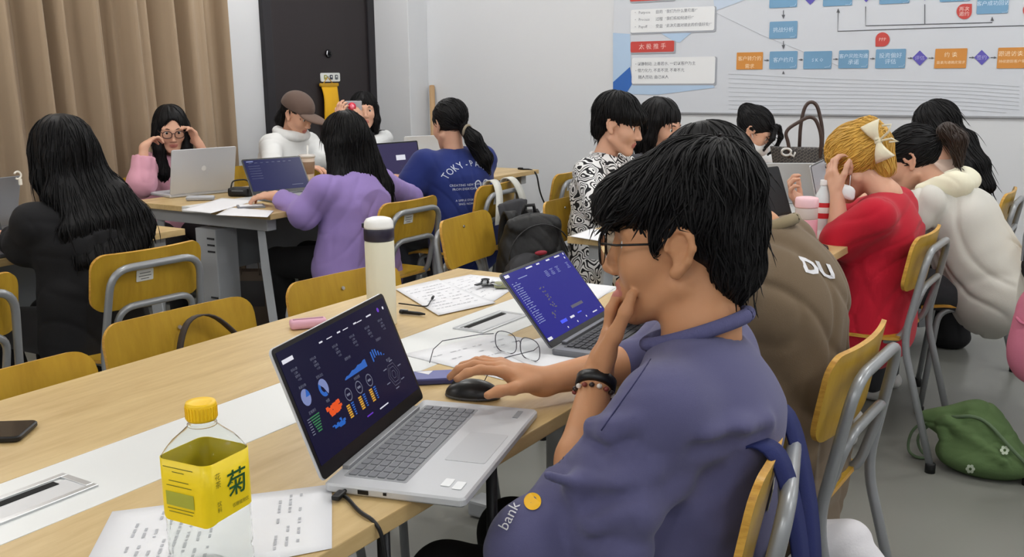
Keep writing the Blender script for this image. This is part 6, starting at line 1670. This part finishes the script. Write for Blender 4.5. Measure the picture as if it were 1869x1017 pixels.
for q in (-1, 1): ribbon([bk+Rk @ V(q*.05, -.05, .15), bk+Rk @ V(q*.05, -.10, .20), bk+Rk @ V(q*.06, -.13, .10), bk+Rk @ V(q*.07, -.10, -.10)], .05, .012, Rk[:, 0], 'strap', mat('nylon_black', (0, 0, 0)), t)
MB().tube([bk+Rk @ V(-.03, -.02, .175), bk+Rk @ V(-.02, -.02, .215), bk+Rk @ V(.02, -.02, .215), bk+Rk @ V(.03, -.02, .175)], .008, 8).build('grab_handle', mat('nylon_black', (0, 0, 0)), t, True)
MB().tube([bk+Rk @ V(.14*math.cos(a), .075, .02+.13*math.sin(a)) for a in [math.pi*k/16 for k in range(17)]], .003, 6).build('zip', mat('zip_black', (34, 34, 36), .5), t, True)
# canvas tote with white straps on the chair behind the girl in navy
tb = V(-2.695, 4.20, .64)
t = thing('canvas_tote', 'tote bag with broad white straps hung over a chair back', 'bag', (-2.69, 4.20, .5))
F = Field(tb-V(.2, .3, .3), tb+V(.2, .3, .3), .007); F.ecap(tb+V(.035, 0, -.10), tb+V(.03, 0, .05), (.12, .03), (.14, .018), (0, 1, 0), .02); F.obj('tote_body', mat('tote_dark', (72, 72, 76), .8, bump=.3, bscale=90), t, disp=lambda v: .006*ridged(6, 14, 34)(v))
for yy, dy in ((4.125, -.07), (4.275, .05)):
    ribbon([(-2.80, yy+dy*.4, .60), (-2.775, yy, .80), (-2.715, yy, .815), (-2.672, yy+dy*.4, .74), (-2.655, yy+dy, .60)], .058, .005, (0, 1, 0), 'white_strap', mat('strap_white', (222, 222, 214), .8), t)
# wooden pole in the corner
s0 = at(781, 158, y=6.12)
t = thing('wooden_pole', 'light wooden pole leaning in the corner beside the column', 'pole', (s0.x+.05, 6.06, 0))
MB().tube([(s0.x+.075, 6.08, 0.0), (s0.x, 6.17, s0.z)], .021, 14).build('shaft', mat('pole_wood', (186, 152, 112), .6, var=.1, vscale=10, stretch=(4, 4, .3)), t, True)
MB().lathe([(0, 0), (.021, 0), (.018, .012), (0, .014)], s0+Vector((0, .05, -.003)), 14).build('rounded_tip', mat('pole_wood', (0, 0, 0)), t, True)
# cable hanging at the far table end
t = thing('hanging_cable', 'thin dark cable hanging from the far table end to the floor', 'cable', (-3.16, 5.20, 0))
MB().tube(fillet([(-3.22, 5.17, TZ+.004), (-3.12, 5.19, TZ+.004), (-3.11, 5.22, .6), (-3.03, 5.45, .2), (-3.0, 5.5, .006), (-2.8, 5.6, .006)], .06), .005, 8).build('cord', M_BLACK, t, True)
MB().box((-3.22, 5.17, TZ+.008), (.03, .018, .012), bev=.003).build('plug', M_BLACK, t)
# green bag on the floor
gb = V(at(1766, 872, z=0)); gb[1] += .09
t = thing('drawstring_bag', 'crumpled green drawstring bag with white flower print on the floor', 'bag', (gb[0], gb[1], 0))
F = Field(gb-V(.35, .3, .02), gb+V(.35, .3, .35), .0055); M_GRB = mat('bag_green', (84, 108, 66), .9, bump=.3, bscale=120)
F.ell(gb+.86*V(.05, -.01, .06), (0.160, 0.109, 0.063), None, .0); F.ell(gb+.86*V(.02, .03, .13), (0.101, 0.084, 0.084), None, .06); F.ell(gb+.86*V(.0, .05, .20), (0.059, 0.042, 0.046), None, .05); F.ell(gb+.86*V(-.14, .04, .17), (0.067, 0.042, 0.029), None, .05); F.cap(gb+.86*V(-.12, .02, .18), gb+.86*V(.0, .05, .21), .03, .035, .04)
F.cap(gb+.86*V(-.10, -.03, .19), gb+.86*V(.12, -.12, .10), .012, .010, .03); F.cap(gb+.86*V(-.02, .0, .23), gb+.86*V(.18, -.06, .08), .012, .010, .03); F.cap(gb+.86*V(-.08, -.06, .06), gb+.86*V(-.12, -.02, .16), .014, .01, .03)
F.half((0, 0, .001), (0, 0, -1)); r_g = ridged(13, 14, 34); s_g = sines(14, 6, 15, 40)
F.obj('bag_cloth', M_GRB, t, disp=lambda v: (.012*r_g(v)+.006*s_g(v))*np.clip(v[:, 2]*12, 0, 1)); GF = F
dv = nrm(gb+.86*V(0, 0, .08)-V(0, 0, CAM_H))
for (px, py) in ((1771, 856), (1834, 822)):
    oo = V(at(px, py, y=gb[1]-.10)); vs = []; fs = []
    for k in range(6):
        a = 2*math.pi*k/6; c0 = len(vs); vs += [(.010*math.cos(a)+.0058*math.cos(2*math.pi*j/10), .010*math.sin(a)+.0058*math.sin(2*math.pi*j/10)) for j in range(10)]; fs.append(tuple(range(c0, c0+10)))
    decal(F, vs, fs, oo, uu, ww, dv, 'flower_print', mat('flower_white', (176, 188, 168), .8), t, off=.012, start=.15)['kind'] = 'stuff'
M_CORD = mat('cord_green', (92, 112, 84), .8)
MB().tube(fillet([gb+.86*V(-.02, .0, .23), gb+.86*V(-.16, .0, .17), gb+.86*V(-.235, .02, .12), gb+.86*V(-.25, .02, .02), gb+.86*V(-.20, -.02, .008), gb+.86*V(-.15, .02, .008), gb+.86*V(-.20, .05, .008), gb+.86*V(-.22, .03, .09), gb+.86*V(-.12, .02, .19)], .05, 6), .005, 8).build('drawstring', M_CORD, t, True)
MB().tube(fillet([gb+.86*V(-.1, -.02, .20), gb+.86*V(.02, -.03, .235), gb+.86*V(.14, -.09, .14), gb+.86*V(.20, -.10, .09)], .06, 6), .006, 8).build('drawstring', M_CORD, t, True)
# white cloth bag at the bottom right
wb = V(at(1548, 1012, z=.36)); wb[2] = .36
t = thing('cloth_bag', 'white cloth bag standing at the lower right edge of the photo', 'bag', (wb[0], wb[1], 0))
F = Field(wb-V(.3, .3, .37), wb+V(.3, .3, .15), .007); F.ecap(V(wb[0], wb[1], .06), V(wb[0], wb[1], .28), (.135, .085), (.115, .07), (1, .5, 0), .0); F.ell(V(wb[0]-.055, wb[1]-.02, .37), (.040, .05, .055), None, .05); F.ell(V(wb[0]+.0, wb[1], .375), (.040, .05, .055), None, .04); F.cap(V(wb[0]+.0, wb[1], .36), V(wb[0]+.10, wb[1]-.0, .27), .045, .05, .05)
F.half((0, 0, .001), (0, 0, -1)); rw = ridged(23, 10, 22)
F.obj('cloth', mat('cloth_white_bag', (222, 220, 224), .9, bump=.15, bscale=200), t, disp=lambda v: .010*rw(v)*np.clip(v[:, 2]*12, 0, 1))
MB().tube(fillet([V(wb[0]-.06, wb[1]-.05, .40), V(wb[0]-.11, wb[1]-.09, .34), V(wb[0]-.13, wb[1]-.07, .22)], .05), .008, 8).build('handle', mat('cloth_white_bag', (0, 0, 0)), t, True)
# blue strap and bag hanging on the man's chair
t = thing('shoulder_bag', 'navy blue bag hanging by its straps behind the chair of the person in violet', 'bag', (-.36, 1.42, .3))
M_NVS = mat('strap_navy', (26, 36, 92), .8, bump=.2, bscale=300)
ribbon([(-.455, 1.33, .62), (-.450, 1.33, .79), (-.425, 1.325, .812), (-.392, 1.33, .79), (-.365, 1.345, .66), (-.355, 1.36, .50)], .042, .004, (.25, 1, 0), 'strap', M_NVS, t)
ribbon([(-.50, 1.50, .62), (-.492, 1.50, .79), (-.465, 1.50, .812), (-.430, 1.50, .79), (-.385, 1.47, .66), (-.355, 1.42, .50)], .042, .004, (.25, 1, 0), 'strap', M_NVS, t)
F = Field((-.56, 1.15, .15), (-.15, 1.7, .62), .007); F.ecap((-.34, 1.40, .28), (-.345, 1.40, .47), (.15, .05), (.13, .03), (.25, 1, 0), .02); F.obj('bag_body', mat('bag_navy', (28, 32, 62), .8, bump=.3, bscale=100), t, disp=lambda v: .008*ridged(33, 12, 26)(v))
MB().box((-.335, 1.28, .52), (.010, .03, .012), bev=.003).build('buckle', M_STEEL, t)
# pink bag and black jacket on the right edge chair
t = thing('handbag', 'pink bag hanging from the chair at the right edge', 'bag', (-0.235, 3.47, .34))
F = Field((-0.485, 3.15, .25), (.1, 3.72, .82), .007); F.ell((-0.220, 3.455, .52), (.085, .06, .165), None, .0); F.ell((-0.220, 3.455, .44), (.09, .065, .10), None, .04); F.obj('bag_body', mat('bag_pink', (204, 118, 142), .7, bump=.15, bscale=120), t, disp=lambda v: .004*ridged(43, 10, 22)(v))
ribbon([(-0.205, 3.46, .64), (-0.197, 3.50, .80), (-0.197, 3.56, .80), (-0.197, 3.585, .70)], .022, .004, (1, 0, 0), 'strap', mat('pink_strap', (196, 108, 134), .7), t); ribbon([(-0.175, 3.46, .64), (-0.157, 3.50, .80), (-0.157, 3.56, .80), (-0.157, 3.585, .70)], .022, .004, (1, 0, 0), 'strap', mat('pink_strap', (0, 0, 0)), t)
MB().tube([(-.29+.05*k/4, 3.40, .565-.02*math.sin(math.pi*k/4)) for k in range(5)], .005, 8).build('zip_pull', mat('pink_strap', (0, 0, 0)), t, True)
t = thing('jacket', 'black jacket slung over the chair back at the right edge', 'jacket', (-0.255, 3.56, .6))
F = Field((-0.485, 3.35, .5), (0.015, 3.8, .95), .007); F.ecap((-0.250, 3.575, .70), (-0.245, 3.56, .82), (.05, .05), (.045, .045), (1, 0, 0), .02); F.cap((-0.270, 3.58, .68), (-0.265, 3.57, .85), .025, .025, .03); F.obj('jacket_body', M_BLACKCLOTH, t, disp=lambda v: .010*ridged(53, 14, 30)(v))
MB().tube([(-0.295, 3.53, .84), (-0.300, 3.535, .80), (-0.300, 3.54, .72)], .004, 6).build('zip', M_GREYD, t)
# paper bag and black bag on the floor
pbp = V(-4.02, 3.70, 0)
t = thing('paper_bag', 'brown paper carrier bag with printed panel standing under the left table', 'bag', tuple(pbp), .55)
M_KR = mat('kraft', (122, 108, 96), .9)
vs = []
for z, sx, sy in ((0, .11, .05), (.30, .115, .045)): vs += [(-sx, -sy, z), (sx, -sy, z), (sx, sy, z), (-sx, sy, z)]
mesh_obj('bag_paper', vs, [(0, 1, 5, 4), (1, 2, 6, 5), (2, 3, 7, 6), (3, 0, 4, 7), (3, 2, 1, 0)], M_KR, t, world=False).modifiers.new('s', 'SOLIDIFY').thickness = .002
MB().quad((-.07, -.0515, .11), (.07, -.0515, .11), (.07, -.049, .25), (-.07, -.049, .25)).build('printed_panel', mat('panel_dark', (84, 82, 84), .8), t, world=False)
for q in (-.047, .047): MB().tube(fillet([(-.05, q, .28), (-.045, q, .39), (.045, q, .39), (.05, q, .28)], .05), .003, 6).build('handle', M_KR, t, True, world=False)
fb_ = V(at(1730, 632, z=0))
t = thing('floor_bag', 'small black bag on the floor under the white jacket chair', 'bag', (fb_[0], fb_[1], 0))
F = Field(fb_-V(.2, .2, .02), fb_+V(.25, .2, .32), .007); F.ell(fb_+V(0, 0, .10), (.09, .08, .115), None, .0); F.ell(fb_+V(0, 0, .05), (.10, .09, .06), None, .03); F.half((0, 0, .001), (0, 0, -1)); F.obj('bag_body', M_BLACKCLOTH, t, disp=lambda v: .006*ridged(63, 14, 30)(v)*np.clip(v[:, 2]*12, 0, 1))
ribbon([fb_+V(.02, -.06, .19), fb_+V(.07, -.07, .20), fb_+V(.11, -.06, .15)], .03, .006, (0, 1, 0), 'strap', M_BLACKCLOTH, t)
# tote bag with woven pattern on the far table
tp = V(at(1464, 352, z=TZ)); 
def weave_mat():
    m = mat('weave', (58, 55, 54), .7); nt = m.node_tree; tc = nt.nodes.new('ShaderNodeTexCoord'); v = nt.nodes.new('ShaderNodeTexBrick')
    v.inputs['Scale'].default_value = 42; v.inputs['Color1'].default_value = (*lin((52, 50, 50)), 1); v.inputs['Color2'].default_value = (*lin((62, 58, 56)), 1); v.inputs['Mortar'].default_value = (*lin((112, 106, 98)), 1); v.inputs['Mortar Size'].default_value = .035; v.inputs['Brick Width'].default_value = .8; v.inputs['Row Height'].default_value = .5
    mp = nt.nodes.new('ShaderNodeMapping'); mp.inputs['Rotation'].default_value = (1.5708, .0, .6); nt.links.new(tc.outputs['Object'], mp.inputs[0]); nt.links.new(mp.outputs[0], v.inputs['Vector']); nt.links.new(v.outputs['Color'], nt.nodes['Principled BSDF'].inputs['Base Color']); return m
t = thing('tote_bag', 'dark patterned tote bag with tall handles standing on the far table', 'bag', tuple(tp), .35)
M_WV = weave_mat(); m = MB(); rings = []
for z, hx, hy in ((0, .105, .055), (.01, .115, .062), (.11, .135, .060), (.205, .155, .042), (.21, .155, .042)):
    rings.append([Vector((x*hx, y*hy, z+(.012*abs(x) if z > .2 else 0))) for x, y in ((-1, -1), (-.5, -1.05), (0, -1.08), (.5, -1.05), (1, -1), (1.02, 0), (1, 1), (.5, 1.05), (0, 1.08), (-.5, 1.05), (-1, 1), (-1.02, 0))])
vs, fs = ring_mesh(rings, (True, True)); m.add(vs, fs); m.build('bag_body', M_WV, t, True, world=False)
M_LEA = mat('leather_brown', (66, 50, 44), .5)
MB().tube(fillet([(-.07, -.045, .17), (-.075, -.045, .24), (-.10, -.05, .30), (.03, -.05, .38), (.075, -.045, .28), (.07, -.045, .17)], .05, 6), .0085, 8).build('handle', M_LEA, t, True, world=False)
MB().tube(fillet([(-.02, .045, .17), (-.02, .045, .33), (.0, .045, .43), (.05, .045, .43), (.085, .045, .30), (.085, .045, .17)], .05, 6), .0085, 8).build('handle', M_LEA, t, True, world=False)
MB().tube([(-.085+.022*math.cos(a), -.056, .200+.016*math.sin(a)) for a in [2*math.pi*k/16 for k in range(17)]], .006, 8, False).build('ring_charm', mat('charm', (206, 204, 200), .3, metal=.5), t, True, world=False)
MB().tube([(-.07, -.056, .190), (-.05, -.058, .180), (-.045, -.058, .200)], .006, 8).build('charm_link', mat('charm', (0, 0, 0)), t, True, world=False)
# pink tumbler, red label water bottle, black cord case on the table corner
pk = at(1469, 446, z=TZ)
t = thing('tumbler', 'pink tumbler with pale lid at the corner of the far table', 'tumbler', pk)
MB().lathe([(0, 0), (.036, 0), (.038, .004), (.038, .085), (.037, .088), (0, .088)], pk, 28).build('pink_body', mat('tumbler_pink', (224, 158, 172), .35), t, True)
MB().lathe([(0, .088), (.037, .088), (.0375, .092), (.0375, .124), (.036, .127), (0, .127)], pk, 28).build('clear_band', mat('tumbler_band', (196, 182, 178), .3), t, True)
MB().lathe([(0, .127), (.038, .127), (.039, .131), (.039, .152), (.036, .160), (.02, .163), (0, .163)], pk, 28).build('lid', mat('tumbler_lid', (238, 196, 204), .4), t, True)
wt = at(1500, 436, z=TZ)
t = thing('water_bottle', 'clear water bottle with red and white label behind the pink tumbler', 'bottle', wt)
MB().lathe([(0, 0), (.029, 0), (.032, .006), (.032, .03), (.030, .034), (.032, .038), (.032, .135), (.026, .160), (.014, .182), (.013, .19), (0, .19)], wt, 24).build('bottle_wall', mat('pet_solid', (214, 220, 224), .12, spec=.6), t, True)
MB().lathe([(.0322, .075), (.0328, .077), (.0328, .128), (.0322, .130)], wt, 24, closed=False).build('label_red', mat('label_red', (196, 34, 44), .5), t, True); MB().lathe([(.0329, .094), (.0332, .096), (.0332, .112), (.0329, .114)], wt, 24, closed=False).build('label_white', mat('label_white', (230, 222, 220), .5), t, True)
MB().lathe([(0, .188), (.015, .188), (.0155, .19), (.0155, .205), (.0145, .207), (0, .207)], wt, 20).build('cap', mat('cap_white', (230, 230, 232), .4), t, True)
cc = at(1499, 456, z=TZ)
t = thing('earphone_case', 'small black tangled cord at the table corner beside the tumbler', 'cord', cc)
MB().tube(fillet([cc+Vector((-.06, .02, .006)), cc+Vector((-.02, .01, .012)), cc+Vector((.0, .03, .008)), cc+Vector((.02, .0, .010)), cc+Vector((.015, -.03, .008)), cc+Vector((-.02, -.02, .012)), cc+Vector((.03, -.035, .010))], .02, 4), .006, 8).build('cord', M_BLACK, t, True); MB().box(cc+Vector((-.05, .02, .010)), (.045, .028, .018), bev=.006).build('case', M_BLACK, t, True)
# things on the left table
def cup(name, label, p, r0, r1, h_, m_, lid, band=None, straw=False):
    t_ = thing(name, label, 'cup', p)
    MB().lathe([(0, 0), (r0, 0), (r0+.001, .003), (r1, h_), (r1-.002, h_), (0, h_-.004)], p, 24).build('cup_wall', m_, t_, True)
    if lid: MB().lathe([(0, h_-.003), (r1+.003, h_-.003), (r1+.003, h_+.006), (r1-.004, h_+.012), (0, h_+.014)], p, 24).build('lid', lid, t_, True)
    if band: MB().lathe([(r0+(r1-r0)*.35+.001, h_*.35), (r0+(r1-r0)*.35+.0018, h_*.36), (r0+(r1-r0)*.8+.0018, h_*.8), (r0+(r1-r0)*.8+.001, h_*.81)], p, 24, closed=False).build('band', band, t_, True)
    if straw: MB().tube([Vector(p)+Vector((0, 0, h_*.5)), Vector(p)+Vector((.008, .004, h_+.06))], .005, 8).build('straw', mat('straw_white', (232, 232, 228), .4), t_, True)
    return t_
cup('milk_tea_cup', 'milk tea cup with straw in front of the person in the cap', at(562, 334, z=TZ), .032, .044, .145, mat('tea_beige', (196, 176, 158), .35), mat('tea_lid', (212, 206, 200), .25), mat('tea_brown', (132, 104, 82), .4), True)
cup('paper_cup', 'cream paper cup between the lilac coat and the violet screen', at(704, 316, z=TZ), .028, .038, .105, mat('cup_cream', (224, 214, 182), .6), mat('cup_lidcream', (232, 226, 204), .4))
bp = at(440, 358, z=TZ)
t = thing('camera_pouch', 'small black pouch lying between the two laptops on the left table', 'pouch', bp, .4)
MB().box((0, 0, .022), (.11, .075, .044), bev=.014).build('pouch_body', M_BLACK, t, True, world=False); MB().box((0, -.036, .03), (.06, .006, .003)).build('zip', M_GREYD, t, world=False); MB().tube(fillet([(-.05, 0, .04), (-.05, .02, .075), (.03, .03, .08), (.05, 0, .04)], .03), .004, 6).build('strap', M_BLACK, t, True, world=False)
sheet('white sheets at the end of the left table, farther from the lilac sleeve', [at_t(330, 384), at_t(405, 362), at_t(470, 366), at_t(385, 390)], seed=21, lines=0)
sheet('white sheet overhanging the left table near the lilac sleeve', [at_t(394, 394), at_t(420, 380), at_t(500, 386), at_t(488, 398)], z=TZ+.003, seed=22)
g_ = at(366, 366, z=TZ)
t = thing('spectacle_case', 'small grey white case beside the silver laptop on the left table', 'case', g_, .7)
MB().box((0, 0, .012), (.13, .045, .022), bev=.009).build('case_body', mat('case_grey', (176, 178, 184), .5), t, True, world=False); MB().box((0, 0, .013), (.132, .047, .0015)).build('case_seam', M_GREYD, t, world=False)
n_ = at(458, 379, z=TZ)
t = thing('notebook', 'thin grey notebook beside the hand of the person in the lilac coat', 'notebook', n_, .9)
MB().rbox((0, 0, .006), (.12, .085, .010), .006, bev=.001).build('cover', mat('nb_grey', (128, 130, 136), .5), t, world=False); MB().box((0, 0, .0115), (.10, .07, .0012)).build('page', M_PAPER, t, world=False)
rg = at(32, 320, x=-3.66)
t = thing('clip_ring', 'white ring shaped clip on the grey lid at the left edge', 'clip', (rg.x, rg.y, rg.z-.03))
MB().tube([rg+Vector((0, .014*math.cos(a), .014*math.sin(a))) for a in [-2.2+4.9*k/16 for k in range(17)]], .0038, 8).build('ring', mat('clip_white', (230, 226, 216), .4), t, True); MB().box(rg+Vector((0, .008, -.026)), (.010, .012, .026), bev=.003).build('clip_foot', mat('clip_white', (0, 0, 0)), t)
sheet('sheet on the far table beside the dark laptop', [at_t(1040, 432), at_t(1080, 418), at_t(1130, 425), at_t(1095, 441)], seed=23)
# dark strap over the empty chair
t = thing('loose_strap', 'dark strap looped over the back of an empty chair', 'strap', (-1.86, 1.55, .70))
ribbon([(-1.868, 1.470, .64), (-1.872, 1.485, .72), (-1.872, 1.515, .772), (-1.860, 1.575, .772), (-1.842, 1.63, .71), (-1.825, 1.68, .64)], .020, .004, (1, 0, .15), 'webbing', mat('webbing', (70, 62, 58), .8), t)
MB().box((-1.868, 1.472, .645), (.022, .008, .018), bev=.002).build('buckle', M_BLACK, t)
